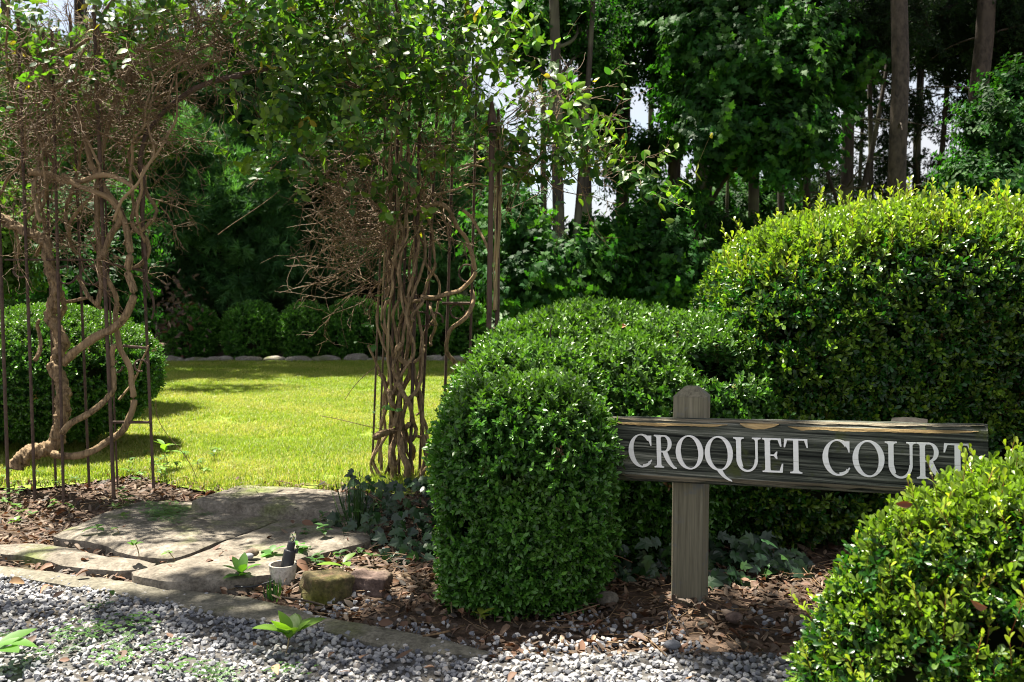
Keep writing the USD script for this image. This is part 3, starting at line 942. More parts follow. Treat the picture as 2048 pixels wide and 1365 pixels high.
# crossbars and scrolls
def bar(u0, v0, u1, v1, y, rad=0.009):
    part(ARCH, 'crossbar', tube(np.linspace(at(u0, v0, y), at(u1, v1, y + 0.02), 5), rad, 8), 'rusty_iron', smooth=50)


bar(226, 845, 303, 845, 5.68); bar(246, 692, 298, 697, 5.70); bar(205, 525, 290, 543, 5.71, 0.008); bar(800, 596, 884, 600, 5.98); bar(884, 607, 940, 607, 6.08)
bar(10, 520, 200, 520, 5.66, 0.006)


def scroll(u, v, ru, y, start, turns, flip=1, shrink=0.35):
    k = 30
    t = np.linspace(0, 1, k)
    th = start + flip * turns * 2 * math.pi * t
    rr = ru * (1 - shrink * t)
    part(ARCH, 'scroll', tube(at(u + rr * np.cos(th), v + rr * np.sin(th), np.full(k, y)), 0.0065, 6), 'rusty_iron', smooth=50)


for (u, v, ru, y, s, tu, fl) in ((131, 548, 22, 5.68, 0.2, 0.8, 1), (181, 549, 23, 5.68, 0, 1.05, 1), (40, 540, 16, 5.68, 1.0, 0.6, 1), (281, 733, 15, 5.72, 0.2, 0.85, -1), (231, 733, 14, 5.72, 0, 0.8, 1),
                                 (845, 640, 18, 6.02, 2.5, 1.0, 1), (870, 640, 16, 6.05, 0.4, 0.9, -1), (915, 622, 17, 6.10, 0, 1.0, 1), (935, 545, 20, 6.08, 1, 0.9, 1)):
    scroll(u, v, ru, y, s, tu, fl)
# hoops springing over the opening
for (pts, rad) in (([(278, 330, 5.78), (292, 280, 5.78), (330, 222, 5.80), (400, 172, 5.86), (470, 150, 5.92), (560, 138, 6.0), (660, 150, 6.05), (735, 190, 6.1), (778, 260, 6.13)], 0.012),
                   ([(188, 30, 5.66), (220, -70, 5.7), (330, -160, 5.75), (500, -190, 5.85), (660, -150, 5.92), (760, -60, 5.96), (800, 90, 5.98)], 0.013),
                   ([(205, 30, 6.0), (300, -60, 6.05), (420, -100, 6.1), (560, -90, 6.15), (700, -20, 6.2), (776, 100, 6.2)], 0.011)):
    P = np.array([at(*p) for p in pts])
    part(ARCH, 'hoop', tube(spline(P, 50), rad, 8), 'rusty_iron', smooth=50)

# ------------------------------------------------------------------ vines
VL = thing('climbing_vine', 'old woody vine with twisted trunk and brown twigs on left side of arch', 'vine', (-2.75, 5.75, 0.1))
VR = thing('climbing_vine', 'leafy vine on right side of arch, many thin stems and a twig tangle', 'vine', (-0.75, 6.0, 0.1))


def woody(par, pts, r0, r1, y0, y1=None, wig=0.008, seed=0, n=None, m='vine_bark', lump=0.18, twist=0.35, name='woody_stem', sides=16, label=None):
    p = np.array(pts, float)
    y1 = y0 if y1 is None else y1
    ys = np.linspace(y0, y1, len(p))
    P = at(p[:, 0], p[:, 1], ys)
    n = n or max(14, 5 * len(p))
    P = spline(P, n)
    rr = np.linspace(r0, r1, n)
    P[:, 1] += wig * 4 * np.sin(np.linspace(0, 5.0, n) + seed)
    P += wig * (np.stack([meshkit.noise(np.c_[P * 9, ][:, :3] + seed * 3.1 + k * 17, seed) for k in range(3)], 1) - 0.5) * 2
    return part(par, name, tube(P, rr, sides, lump=lump, seed=seed, twist=twist), m, smooth=True, label=label)


# left trunk and its limbs
woody(VL, [(30, 940), (40, 918), (64, 905), (100, 897), (118, 868), (130, 815), (130, 775), (118, 745), (104, 728)], 0.046, 0.036, 5.74, seed=1, lump=0.30, twist=0.5, n=110, sides=24, name='trunk', label='thick knobbly base of the vine with peeling bark')
woody(VL, [(106, 735), (114, 705), (124, 680), (112, 655), (102, 632), (112, 600), (118, 572), (106, 545), (100, 505), (92, 482), (60, 468), (20, 448), (-20, 432)], 0.032, 0.026, 5.74, 5.72, seed=2, lump=0.42, twist=0.6, n=120, sides=20, label='flat corkscrew twisted stem')
woody(VL, [(122, 700), (106, 672), (112, 640), (126, 610), (110, 575), (112, 540)], 0.016, 0.014, 5.78, seed=31, lump=0.3)
woody(VL, [(124, 728), (150, 705), (200, 672), (245, 642), (266, 610), (270, 585), (262, 560), (262, 520), (258, 470), (250, 440), (225, 400), (190, 350), (170, 290), (150, 220)], 0.026, 0.014, 5.66, seed=3, n=70)
woody(VL, [(128, 865), (150, 845), (180, 828), (208, 806), (220, 782), (219, 740), (222, 708), (228, 690)], 0.020, 0.015, 5.62, seed=4)
woody(VL, [(108, 906), (140, 910), (178, 904), (212, 886), (244, 862), (258, 835), (264, 800), (262, 770), (250, 725), (236, 690), (228, 650), (232, 610), (222, 570), (212, 535)], 0.022, 0.013, 5.68, seed=5, n=60)
woody(VL, [(60, 346), (84, 346), (112, 356), (150, 364), (192, 352), (232, 356), (270, 378)], 0.020, 0.012, 5.60, seed=6)
woody(VL, [(200, 520), (212, 480), (226, 455), (238, 430), (226, 405), (196, 388), (160, 372), (130, 350)], 0.022, 0.012, 5.62, seed=7)
woody(VL, [(262, 535), (284, 520), (296, 498), (290, 475), (272, 455), (270, 430), (278, 405), (285, 380), (290, 350)], 0.013, 0.011, 5.70, seed=8)
woody(VL, [(302, 640), (304, 600), (296, 560), (292, 490), (289, 430), (290, 350), (284, 330), (296, 275), (330, 222), (380, 180), (440, 158), (480, 150)], 0.006, 0.016, 5.70, 5.74, seed=9, n=60, m='rusty_iron')
woody(VL, [(200, 610), (206, 570), (204, 520), (198, 450), (195, 380), (200, 310), (215, 240), (235, 180), (270, 120)], 0.016, 0.012, 5.70, seed=10)
woody(VL, [(75, 720), (80, 690), (72, 655), (80, 640)], 0.013, 0.009, 5.72, seed=11)
woody(VL, [(240, 800), (262, 762), (285, 720), (300, 690)], 0.007, 0.005, 5.74, seed=12)
woody(VL, [(120, 605), (150, 600), (190, 595)], 0.011, 0.008, 5.78, seed=13)
woody(VL, [(150, 555), (180, 590), (202, 618)], 0.012, 0.010, 5.70, seed=14)
for k in range(13):
    r = np.random.default_rng(500 + k)
    u = r.uniform(-40, 290); pts = [(u, r.uniform(420, 520))]
    for _ in range(5):
        u += r.normal() * 30 + 6; pts.append((u, pts[-1][1] - r.uniform(50, 90)))
    woody(VL, pts, r.uniform(0.007, 0.013), 0.005, r.uniform(5.5, 6.0), r.uniform(5.5, 6.1), seed=40 + k, wig=0.02)
for k in range(4):
    r = np.random.default_rng(520 + k)
    u = 60 + 60 * k
    woody(VL, [(u, 180 + 20 * k), (u + 90, 110 + 20 * k), (u + 190, 60 + 20 * k), (u + 320, 30 + 10 * k)], 0.011, 0.006, 5.7, 6.0, seed=60 + k, wig=0.03)

# right side stems
RS = [([(770, 985), (764, 955), (748, 930), (752, 890), (760, 850), (772, 800), (764, 750), (750, 710), (742, 690)], .013, .007, 5.92),
      ([(756, 750), (768, 775), (790, 815)], .013, .016, 5.92),
      ([(788, 830), (798, 862), (808, 895), (814, 940), (816, 985)], .021, .020, 5.88),
      ([(792, 985), (786, 940), (786, 900), (793, 870), (800, 845)], .020, .017, 5.92),
      ([(794, 770), (812, 790), (824, 828), (828, 860), (818, 885)], .014, .012, 5.88),
      ([(756, 874), (764, 868), (780, 864), (800, 860), (822, 850)], .021, .016, 5.86),
      ([(832, 640), (842, 612), (848, 600), (822, 612), (804, 640), (794, 680), (794, 740), (798, 790), (794, 850)], .010, .013, 5.90),
      ([(846, 595), (872, 594), (900, 589), (926, 576), (944, 558), (951, 536), (945, 512), (932, 490), (925, 470), (910, 440), (900, 418), (888, 410), (850, 418), (815, 424)], .014, .011, 5.94),
      ([(860, 690), (868, 665), (872, 650), (866, 625), (864, 605)], .010, .008, 5.96),
      ([(906, 745), (902, 710), (894, 685), (898, 665), (914, 645), (934, 628), (946, 605), (942, 580)], .013, .012, 6.04),
      ([(824, 730), (834, 720), (848, 705), (850, 690)], .010, .006, 5.95),
      ([(812, 800), (826, 790), (840, 800), (836, 830)], .008, .006, 5.98),
      ([(808, 690), (800, 715), (818, 735), (808, 770), (798, 800), (802, 850), (810, 900)], .017, .017, 5.93),
      ([(772, 600), (780, 560), (778, 520), (786, 470), (780, 420), (790, 360), (800, 300), (790, 240)], .009, .006, 5.9),
      ([(757, 960), (762, 900), (766, 820), (776, 740), (774, 680), (784, 600), (776, 540), (786, 460), (782, 380), (792, 300)], .010, .007, 6.0),
      ([(800, 700), (788, 660), (790, 620), (800, 580), (792, 530), (806, 480), (800, 420), (812, 350), (806, 280)], .010, .007, 5.9),
      ([(818, 690), (824, 640), (818, 600), (828, 550), (838, 500), (830, 440), (842, 380), (836, 300)], .012, .007, 5.95),
      ([(850, 1010), (862, 1000), (874, 985), (880, 965)], .014, .012, 5.7),
      ([(790, 985), (800, 998), (818, 1015)], .010, .008, 5.75),
      ([(836, 870), (850, 885), (862, 910)], .010, .008, 5.95)]
for k, (pts, r0, r1, y) in enumerate(RS):
    woody(VR, pts, r0, r1, y, seed=100 + k, wig=0.018, lump=0.24)
for k in range(4):           # pale straight canes
    r = np.random.default_rng(700 + k)
    u = 762 + 20 * k + r.normal() * 4
    pts = [(u, 800 if k % 2 else 640), (u + r.normal() * 4 + 4, 560), (u + 8 + r.normal() * 4, 420), (u + 14 + r.normal() * 5, 300), (u + 18 + r.normal() * 8, 200)]
    woody(VR, pts, r.uniform(.006, .010), .005, r.uniform(5.85, 6.1), seed=120 + k, m='cane_bark', lump=0.05, name='cane', sides=6)
for k in range(9):          # braided stems of all thicknesses climbing the rods
    r = np.random.default_rng(800 + k)
    u = 762 + 9.5 * k; v = r.uniform(940, 1000); pts = [(u, v)]
    ph, fr_ = r.uniform(0, 6.28), r.uniform(0.012, 0.024)
    while v > r.uniform(240, 420):
        v -= r.uniform(35, 60)
        pts.append((u + 19 * math.sin(v * fr_ + ph) + r.normal() * 4 + (985 - v) * 0.035, v))
    woody(VR, pts, r.choice([0.008, 0.010, 0.013, 0.017]), 0.006, r.uniform(5.8, 6.1), r.uniform(5.8, 6.1), seed=180 + k, wig=0.02, lump=0.22)
for k in range(8):           # pale canes bundled behind the end pole
    r = np.random.default_rng(740 + k)
    u = 988 + r.uniform(0, 14)
    woody(VR, [(u - 4, 620), (u, 480), (u + 2 + r.normal() * 3, 360), (u + 4 + r.normal() * 6, 240)], .005, .004, r.uniform(5.85, 6.0), seed=150 + k, m='cane_bark', lump=0.05, name='cane', sides=6)
for (pts, r0) in (([(925, 420), (945, 440), (965, 470), (980, 510)], .010), ([(860, 392), (890, 385), (925, 372), (965, 370)], .008), ([(1000, 330), (1030, 338), (1060, 350), (1090, 352)], .009), ([(900, 350), (940, 330), (975, 335)], .006)):
    woody(VR, pts, r0, r0 * .7, 5.85, seed=int(r0 * 1e4) + 170)


def twig_sprays(zones, n, seed, rad=(0.0024, 0.0048), length=(0.25, 0.7), k=7, sides=4, side_n=7, sub=0.75):
    """Forking sprays of dead twigs. zones: (u, v, ru, rv, y, ry, weight, heading (x, y, z), how strongly they keep to it)."""
    g = np.random.default_rng(seed)
    w = np.array([z[6] for z in zones], float)
    pick = g.choice(len(zones), n, p=w / w.sum())
    Zs = np.array([z[:6] for z in zones])[pick]
    bias = np.array([unit(np.array(z[7], float) + 1e-9) * z[8] for z in zones])[pick]
    d = unit(g.normal(size=(n, 3))) * (g.random(n) ** 0.4)[:, None]
    p0 = at(Zs[:, 0] + d[:, 0] * Zs[:, 2], Zs[:, 1] + d[:, 1] * Zs[:, 3], Zs[:, 4] + d[:, 2] * Zs[:, 5])
    t = np.linspace(0, 1, k)

    def grow(p0, v, ln, r0, kink):
        m = len(p0); kink = kink * 1.6
        step = g.normal(size=(m, k, 3)) * kink
        step[:, 0] = 0
        dirs = unit(v[:, None] + np.cumsum(step, 1))
        P = p0[:, None] + np.cumsum(np.concatenate([np.zeros((m, 1, 3)), dirs[:, 1:]], 1), 1) * (ln / (k - 1))[:, None, None]
        return P, dirs, r0[:, None] * np.linspace(1, 0.42, k)[None]

    v = unit(g.normal(size=(n, 3)) * np.array([1, 0.7, 0.8]) + bias)
    ln = length[0] + (length[1] - length[0]) * g.random(n) ** 1.6
    r0 = rad[0] + (rad[1] - rad[0]) * g.random(n) ** 2
    P1, D1, R1 = grow(p0, v, ln, r0, 0.20)
    out = [(P1, R1)]
    for level, cnt in ((1, side_n), (2, int(side_n * sub))):
        Pp, Dp, Rp, lp = (P1, D1, R1, ln) if level == 1 else (P2, D2, R2, l2)
        m = n * cnt if level == 1 else int(n * side_n * sub)
        i = g.integers(0, len(Pp), m); s_ = g.integers(1, k - 1, m)
        away = unit(g.normal(size=(m, 3)))
        away = unit(away - Dp[i, s_] * (away * Dp[i, s_]).sum(-1, keepdims=True))
        dv = unit(Dp[i, s_] + away * g.uniform(0.5, 1.2, (m, 1)))
        l2_ = lp[i] * g.uniform(0.18, 0.5, m)
        Pn, Dn, Rn = grow(Pp[i, s_], dv, l2_, np.maximum(Rp[i, s_] * 0.72, 0.0018), 0.22)
        out.append((Pn, Rn))
        if level == 1:
            P2, D2, R2, l2 = Pn, Dn, Rn, l2_
    return tubes(np.vstack([o[0] for o in out]), np.vstack([o[1] for o in out]), sides)


TL = [(120, 250, 170, 150, 5.75, 0.35, 5, (0.3, -0.3, 0.3), 0.5), (60, 130, 140, 110, 5.75, 0.35, 2.2, (0.3, -0.2, 0.2), 0.4), (290, 130, 120, 90, 5.85, 0.35, 2.6, (0.8, -0.3, 0.2), 0.9), (250, 250, 90, 90, 5.8, 0.3, 2.4, (0.9, -0.2, 0.0), 0.9),
      (90, 400, 150, 70, 5.75, 0.28, 1.8, (0.2, 0, -0.3), 0.5), (400, 70, 130, 70, 5.95, 0.35, 2.2, (0.6, -0.3, 0.1), 0.7), (200, 460, 90, 60, 5.72, 0.2, 0.5, (0.3, 0, -0.4), 0.5), (300, 390, 40, 70, 5.75, 0.15, 0.35, (1, 0, -0.1), 1.2),
      (560, 40, 150, 60, 6.0, 0.3, 1.6, (0.3, 0, 0.2), 0.4)]
part(VL, 'twigs', twig_sprays(TL, 470, 81), 'twig_bark', smooth=True, kind='stuff')
TR = [(840, 420, 90, 130, 5.95, 0.3, 2.6, (0.0, -0.2, 0.5), 0.6), (770, 440, 60, 110, 5.95, 0.25, 2.2, (-1, -0.1, 0.1), 1.2), (745, 500, 40, 60, 5.95, 0.25, 1.8, (-1.0, 0, -0.1), 2.0), (735, 420, 40, 50, 5.95, 0.3, 1.3, (-1, 0, 0.05), 1.7), (750, 570, 30, 30, 5.95, 0.2, 0.8, (-1, 0, -0.05), 3.0),
      (720, 300, 160, 60, 5.9, 0.3, 2.2, (-0.5, 0, 0.1), 0.7), (920, 330, 70, 110, 5.9, 0.3, 1.4, (0.2, 0, 0.3), 0.4), (820, 150, 200, 100, 5.9, 0.35, 1.6, (0, 0, 0.3), 0.4), (1050, 280, 60, 80, 5.75, 0.25, 1.3, (0.9, 0, -0.1), 1.0), (1130, 320, 70, 50, 5.7, 0.25, 0.8, (1.0, -0.1, -0.3), 1.5), (640, 120, 120, 80, 5.9, 0.3, 1.0, (0, 0, 0.2), 0.3)]
part(VR, 'twigs', twig_sprays(TR, 250, 82), 'twig_bark', smooth=True, kind='stuff')


# ------------------------------------------------------------------ vine leaves
OVAL = ((0.0, 0.0), (0.16, 0.7), (0.42, 1.0), (0.72, 0.72), (1.0, 0.0))
VCOLS = [(0.040, 0.125, 0.018), (0.070, 0.180, 0.020), (0.028, 0.090, 0.018), (0.15, 0.26, 0.024), (0.048, 0.14, 0.024)]
VSPR = [sprig(200 + i, 10, 0.24, 0.062, 0.036, lift=0.35, pair=True, col=VCOLS[i % 5], tipcol=(0.15, 0.25, 0.03), stemcol=(0.13, 0.09, 0.04), bend=0.6, prof=OVAL, rad=0.0013) for i in range(8)]
VSPR += [sprig(230 + i, 6, 0.16, 0.058, 0.034, lift=0.35, pair=True, col=[(0.30, 0.26, 0.03), (0.10, 0.18, 0.03)][i], tipcol=(0.40, 0.30, 0.03), bend=0.5, prof=OVAL) for i in range(2)]


def zone_points(zones, n, seed):
    g = np.random.default_rng(seed)
    w = np.array([z[6] for z in zones], float)
    pick = g.choice(len(zones), n, p=w / w.sum())
    Zs = np.array([z[:6] for z in zones])[pick]
    d = unit(g.normal(size=(n, 3))) * (g.random(n) ** 0.45)[:, None]
    return at(Zs[:, 0] + d[:, 0] * Zs[:, 2], Zs[:, 1] + d[:, 1] * Zs[:, 3], Zs[:, 4] + d[:, 2] * Zs[:, 5]), pick


ZR = [(720, 170, 180, 110, 5.8, 0.35, 5), (600, 230, 110, 80, 5.75, 0.3, 2.6), (900, 150, 130, 140, 5.8, 0.35, 4), (560, 60, 120, 80, 5.9, 0.3, 2.4), (520, 320, 60, 60, 5.8, 0.2, 0.7), (960, 60, 120, 80, 5.8, 0.35, 2.4), (820, 300, 160, 50, 5.75, 0.3, 0.7),
      (1080, 230, 90, 110, 5.65, 0.25, 1.3), (1180, 290, 110, 80, 5.6, 0.22, 1.3), (1280, 370, 80, 50, 5.55, 0.18, 0.8), (1050, 330, 70, 60, 5.7, 0.2, 0.8), (720, -60, 300, 80, 5.9, 0.5, 4), (1130, 120, 70, 60, 5.7, 0.2, 0.6), (800, 20, 200, 60, 5.85, 0.4, 2.4), (800, 390, 160, 60, 5.8, 0.3, 0.2), (660, 370, 90, 40, 5.75, 0.3, 0.25)]
g = np.random.default_rng(91)
P, _ = zone_points(ZR, 560, 90)
zf = unit(np.array([0.0, -0.35, 0.25]) + g.normal(size=P.shape) * 0.8)
idx = g.choice(10, len(P), p=[.14, .14, .14, .12, .12, .1, .1, .08, .03, .03])
scatter(VR, 'foliage', VSPR, P, frames_z(zf, 92), g.uniform(0.8, 1.25, len(P)), idx, 'vine_leaf', smooth=True)
ZL = [(110, 60, 190, 80, 5.6, 0.35, 4), (60, 150, 130, 90, 5.6, 0.3, 1.6), (270, 40, 120, 60, 5.7, 0.3, 2), (430, 40, 100, 60, 5.8, 0.3, 1.8), (200, 140, 120, 60, 5.55, 0.3, 1.0), (100, -70, 300, 80, 5.7, 0.5, 1), (440, -60, 200, 70, 5.9, 0.5, 2), (50, 230, 60, 60, 5.5, 0.2, .3)]
P, _ = zone_points(ZL, 85, 94)
zf = unit(np.array([0.0, -0.3, 0.3]) + g.normal(size=P.shape) * 0.8)
idx = g.choice(10, len(P), p=[.14, .14, .14, .12, .12, .1, .1, .08, .03, .03])
scatter(VL, 'foliage', VSPR, P, frames_z(zf, 95), g.uniform(0.7, 1.05, len(P)), idx, 'vine_leaf', smooth=True)


def leafy_shoot(par, start, direction, length, n, Ln, W, seed, cols, m='vine_leaf', stem_m='twig_bark', sag=0.3, rad=0.0016, prof=OVAL, limit=None):
    """A thin shoot whose leaves, in pairs, are parts of their own."""
    g = np.random.default_rng(seed)
    d = unit(np.asarray(direction, float))
    t = np.linspace(0, 1, 9)[:, None]
    P = np.asarray(start) + d * length * t + np.array([0, 0, -sag * length]) * t ** 2 + g.normal(size=3) * length * 0.25 * t ** 2
    part(par, 'shoot', tube(P, np.linspace(rad, rad * 0.5, 9), 5), stem_m, smooth=True)
    for i in range(n):
        k = 0.12 + 0.88 * (i // 2) / max(1, (n - 1) // 2)
        p = P[min(8, int(k * 8))]
        side = unit(np.cross(d, UP + g.normal(size=3) * 0.3)) * (1 if i % 2 else -1)
        ld = unit(side + d * g.uniform(0.2, 0.8) + g.normal(size=3) * 0.3)
        s = g.uniform(0.65, 1.1) * (1 - 0.35 * k)
        lf = leaf(Ln * s, W * s, prof=prof, fold=g.uniform(0.1, 0.35), curl=g.uniform(0.0, 0.4))
        v, f = place(lf, p, ld, UP + np.array([0, -0.4, 0]) + g.normal(size=3) * 0.4)
        c = np.array(cols[g.integers(len(cols))]) * g.uniform(0.85, 1.2)
        part(par, 'leaf', (v, f), m, smooth=True, tint=np.tile(c, (len(v), 1)))


P, pk = zone_points([z[:4] + (z[4] - 0.22,) + z[5:] for z in ZR[:11]], 36, 97)
g = np.random.default_rng(98)
for i in range(len(P)):
    right = pk[i] in (7, 8, 9, 10)
    leafy_shoot(VR, P[i], (g.normal() * 0.6 + (0.6 if right else -0.1), -0.4, g.normal() * 0.4 + 0.1), g.uniform(0.2, 0.38), 8, 0.072, 0.043, 900 + i, VCOLS)
for i, (u, v) in enumerate([(455, 300), (440, 330), (625, 385), (600, 365), (1330, 400), (1290, 330), (1220, 180), (1130, 110)]):
    leafy_shoot(VR, at(u, v - 30, 5.7), (g.normal() * 0.4 + (0.5 if u > 900 else -0.4), -0.2, -0.5 if v > 250 else 0.7), 0.2, 6, 0.066, 0.042, 950 + i, VCOLS[1:4])
P, pk = zone_points([z[:4] + (z[4] - 0.2,) + z[5:] for z in ZL[:5]], 16, 99)
for i in range(len(P)):
    leafy_shoot(VL, P[i], (g.normal() * 0.6, -0.4, g.normal() * 0.4), g.uniform(0.18, 0.32), 7, 0.070, 0.042, 980 + i, VCOLS)
for i, (u, v) in enumerate([(762, 592), (770, 600), (750, 690), (772, 812), (790, 820), (742, 650), (862, 560)]):
    leafy_shoot(VR, at(u, v, 5.8), (-0.3 + g.normal() * .4, -0.3, 0.1), 0.10, 3, 0.055, 0.045, 1010 + i, [(0.05, 0.15, 0.02)])
# long bare runners
for (pts, y) in (([(640, 832), (690, 842), (750, 856), (800, 862)], 5.8), ([(312, 800), (335, 870), (372, 915), (392, 955), (398, 985)], 5.9), ([(436, 470), (475, 442), (520, 412), (560, 380)], 5.9), ([(690, 800), (720, 760), (750, 735)], 5.9)):
    P = np.array([at(u, v, y) for u, v in pts])
    part(VR if pts[0][0] > 320 else VL, 'runner', tube(spline(P, 20), 0.0022, 5), 'twig_bark', smooth=True)

# ------------------------------------------------------------------ clipped boxwood and hedges
BOXC = (0.021, 0.100, 0.015)
BOXT = (0.095, 0.25, 0.028)
BOXTOP = [sprig(310 + i, 18, 0.09, 0.026, 0.0125, lift=0.8, pair=True, col=(0.035, 0.115, 0.018), tipcol=(0.12, 0.25, 0.03), stemcol=(0.07, 0.09, 0.025), t0=0.05, prof=((0, 0), (0.3, 0.9), (0.65, 0.9), (1, 0.0))) for i in range(3)]
BOX = [sprig(300 + i, 18, 0.085, 0.026, 0.0125, lift=0.75, pair=True, col=np.array(BOXC) * (0.8 + 0.1 * i), tipcol=BOXT, stemcol=(0.07, 0.07, 0.025), t0=0.05, prof=((0, 0), (0.3, 0.9), (0.65, 0.9), (1, 0.0))) for i in range(5)]
OBOV = ((0.0, 0.0), (0.30, 0.45), (0.66, 1.0), (0.88, 0.75), (1.0, 0.0))
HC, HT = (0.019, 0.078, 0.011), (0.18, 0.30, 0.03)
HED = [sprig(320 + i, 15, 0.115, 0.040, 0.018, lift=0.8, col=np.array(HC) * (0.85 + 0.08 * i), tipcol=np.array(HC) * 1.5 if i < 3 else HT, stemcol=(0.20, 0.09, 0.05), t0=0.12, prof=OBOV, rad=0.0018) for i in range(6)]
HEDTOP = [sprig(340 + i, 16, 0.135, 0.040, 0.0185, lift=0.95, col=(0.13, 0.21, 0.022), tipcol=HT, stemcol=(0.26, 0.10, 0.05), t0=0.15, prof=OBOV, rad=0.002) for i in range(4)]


BALL = [sprig(365 + i, 18, 0.09, 0.026, 0.0125, lift=0.8, pair=True, col=(0.045, 0.17, 0.022), tipcol=(0.13, 0.34, 0.035), stemcol=(0.07, 0.09, 0.025), t0=0.05) for i in range(3)]
DEAD = [sprig(370 + i, 10, 0.07, 0.026, 0.012, lift=0.6, pair=True, col=[(0.20, 0.11, 0.05), (0.26, 0.20, 0.05)][i], stemcol=(0.12, 0.08, 0.05), t0=0.1) for i in range(2)]


def shrub(name, label, cat, blobs, protos, m, density, seed, top_protos=None, top_from=0.45, amp=0.08, freq=3.0, layers=((0.0, 1.0), (0.07, 0.7)), scale=(0.8, 1.15), shrink=0.13, mix=(0.7, 0.35, 0.45), group=None, zmin=None, core=True, cull=None):
    c = np.mean([b[0] for b in blobs], axis=0)
    t = thing(name, label, cat, (c[0], c[1], 0), group)
    Ps, Ns = [], []
    for k, (dep, fac) in enumerate(layers):
        p, nn = foliage_points(blobs, density * fac, seed + 100 * k, dep, amp, freq, zmin if zmin is not None else (lambda x, y: zg(x, y) + 0.015))
        Ps.append(p); Ns.append(nn)
    p, nn = np.vstack(Ps), np.vstack(Ns)
    if cull is not None:
        k = cull(p)
        p, nn = p[k], nn[k]
    thin = meshkit.noise(p * 5.5, seed + 1) > 0.24          # thin patches
    p, nn = p[thin], nn[thin]
    g = np.random.default_rng(seed + 7)
    ax = axis_mix(nn, seed + 3, *mix)
    istop = np.zeros(len(p), bool)
    if top_protos:
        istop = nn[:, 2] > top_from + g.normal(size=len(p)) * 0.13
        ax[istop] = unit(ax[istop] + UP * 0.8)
    fr = frames_z(ax, seed + 5)
    pr = list(protos) + list(top_protos or []) + DEAD
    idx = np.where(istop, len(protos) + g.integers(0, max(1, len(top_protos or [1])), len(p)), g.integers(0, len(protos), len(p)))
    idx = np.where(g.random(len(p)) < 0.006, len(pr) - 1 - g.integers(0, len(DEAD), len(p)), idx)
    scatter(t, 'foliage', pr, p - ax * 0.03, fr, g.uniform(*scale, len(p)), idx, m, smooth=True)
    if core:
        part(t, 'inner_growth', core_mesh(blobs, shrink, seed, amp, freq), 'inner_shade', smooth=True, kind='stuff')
    return t


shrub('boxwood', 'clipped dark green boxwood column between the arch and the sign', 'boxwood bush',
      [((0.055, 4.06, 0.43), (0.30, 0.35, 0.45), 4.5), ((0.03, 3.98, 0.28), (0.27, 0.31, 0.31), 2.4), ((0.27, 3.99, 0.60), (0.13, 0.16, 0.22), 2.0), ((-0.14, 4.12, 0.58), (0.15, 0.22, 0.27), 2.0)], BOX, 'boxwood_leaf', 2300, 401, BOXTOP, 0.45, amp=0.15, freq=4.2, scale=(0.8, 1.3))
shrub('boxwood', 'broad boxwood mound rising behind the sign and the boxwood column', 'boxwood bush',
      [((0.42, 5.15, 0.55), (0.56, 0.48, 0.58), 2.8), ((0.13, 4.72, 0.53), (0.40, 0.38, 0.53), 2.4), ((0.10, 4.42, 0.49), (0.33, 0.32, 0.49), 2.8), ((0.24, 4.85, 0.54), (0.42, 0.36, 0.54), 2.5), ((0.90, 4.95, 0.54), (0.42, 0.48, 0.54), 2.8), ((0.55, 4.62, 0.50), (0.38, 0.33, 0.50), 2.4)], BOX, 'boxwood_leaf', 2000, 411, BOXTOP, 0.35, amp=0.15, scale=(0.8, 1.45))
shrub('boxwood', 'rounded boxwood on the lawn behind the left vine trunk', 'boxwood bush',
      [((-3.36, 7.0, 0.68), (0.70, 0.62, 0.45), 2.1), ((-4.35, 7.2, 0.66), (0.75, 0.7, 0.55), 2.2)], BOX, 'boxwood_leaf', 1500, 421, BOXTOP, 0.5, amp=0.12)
BALLS = [(385, 0.48, 0.93, 'darkest boxwood ball, leftmost in the row beyond the lawn'), (505, 0.50, 0.98, 'smooth domed boxwood ball, second from the left beyond the lawn'), (612, 0.48, 0.98, 'boxwood ball, third from the left in the row beyond the lawn'), (712, 0.52, 1.06, 'larger tufted boxwood ball just left of the vine stems, beyond the lawn'),
         (815, 0.50, 1.0, 'boxwood ball seen through the vine stems, beyond the lawn'), (915, 0.52, 1.08, 'rightmost boxwood ball beyond the lawn, seen through the arch rods')]
for i, (u, rad, h, lab) in enumerate(BALLS):
    c = at(u, 660, 16.2)
    z0 = float(zg(c[0], 16.2))
    shrub('boxwood', lab, 'boxwood bush', [((c[0], 16.2, z0 + h * 0.42), (rad - 0.07, rad - 0.06, h * 0.5 - 0.04), 2.2)], BALL, 'boxwood_leaf', 800, 431 + i * 7, amp=0.14, freq=4, layers=((0.0, 1.0),), scale=(1.1, 1.6), shrink=0.07, group='boxwood balls in a row beyond the lawn')

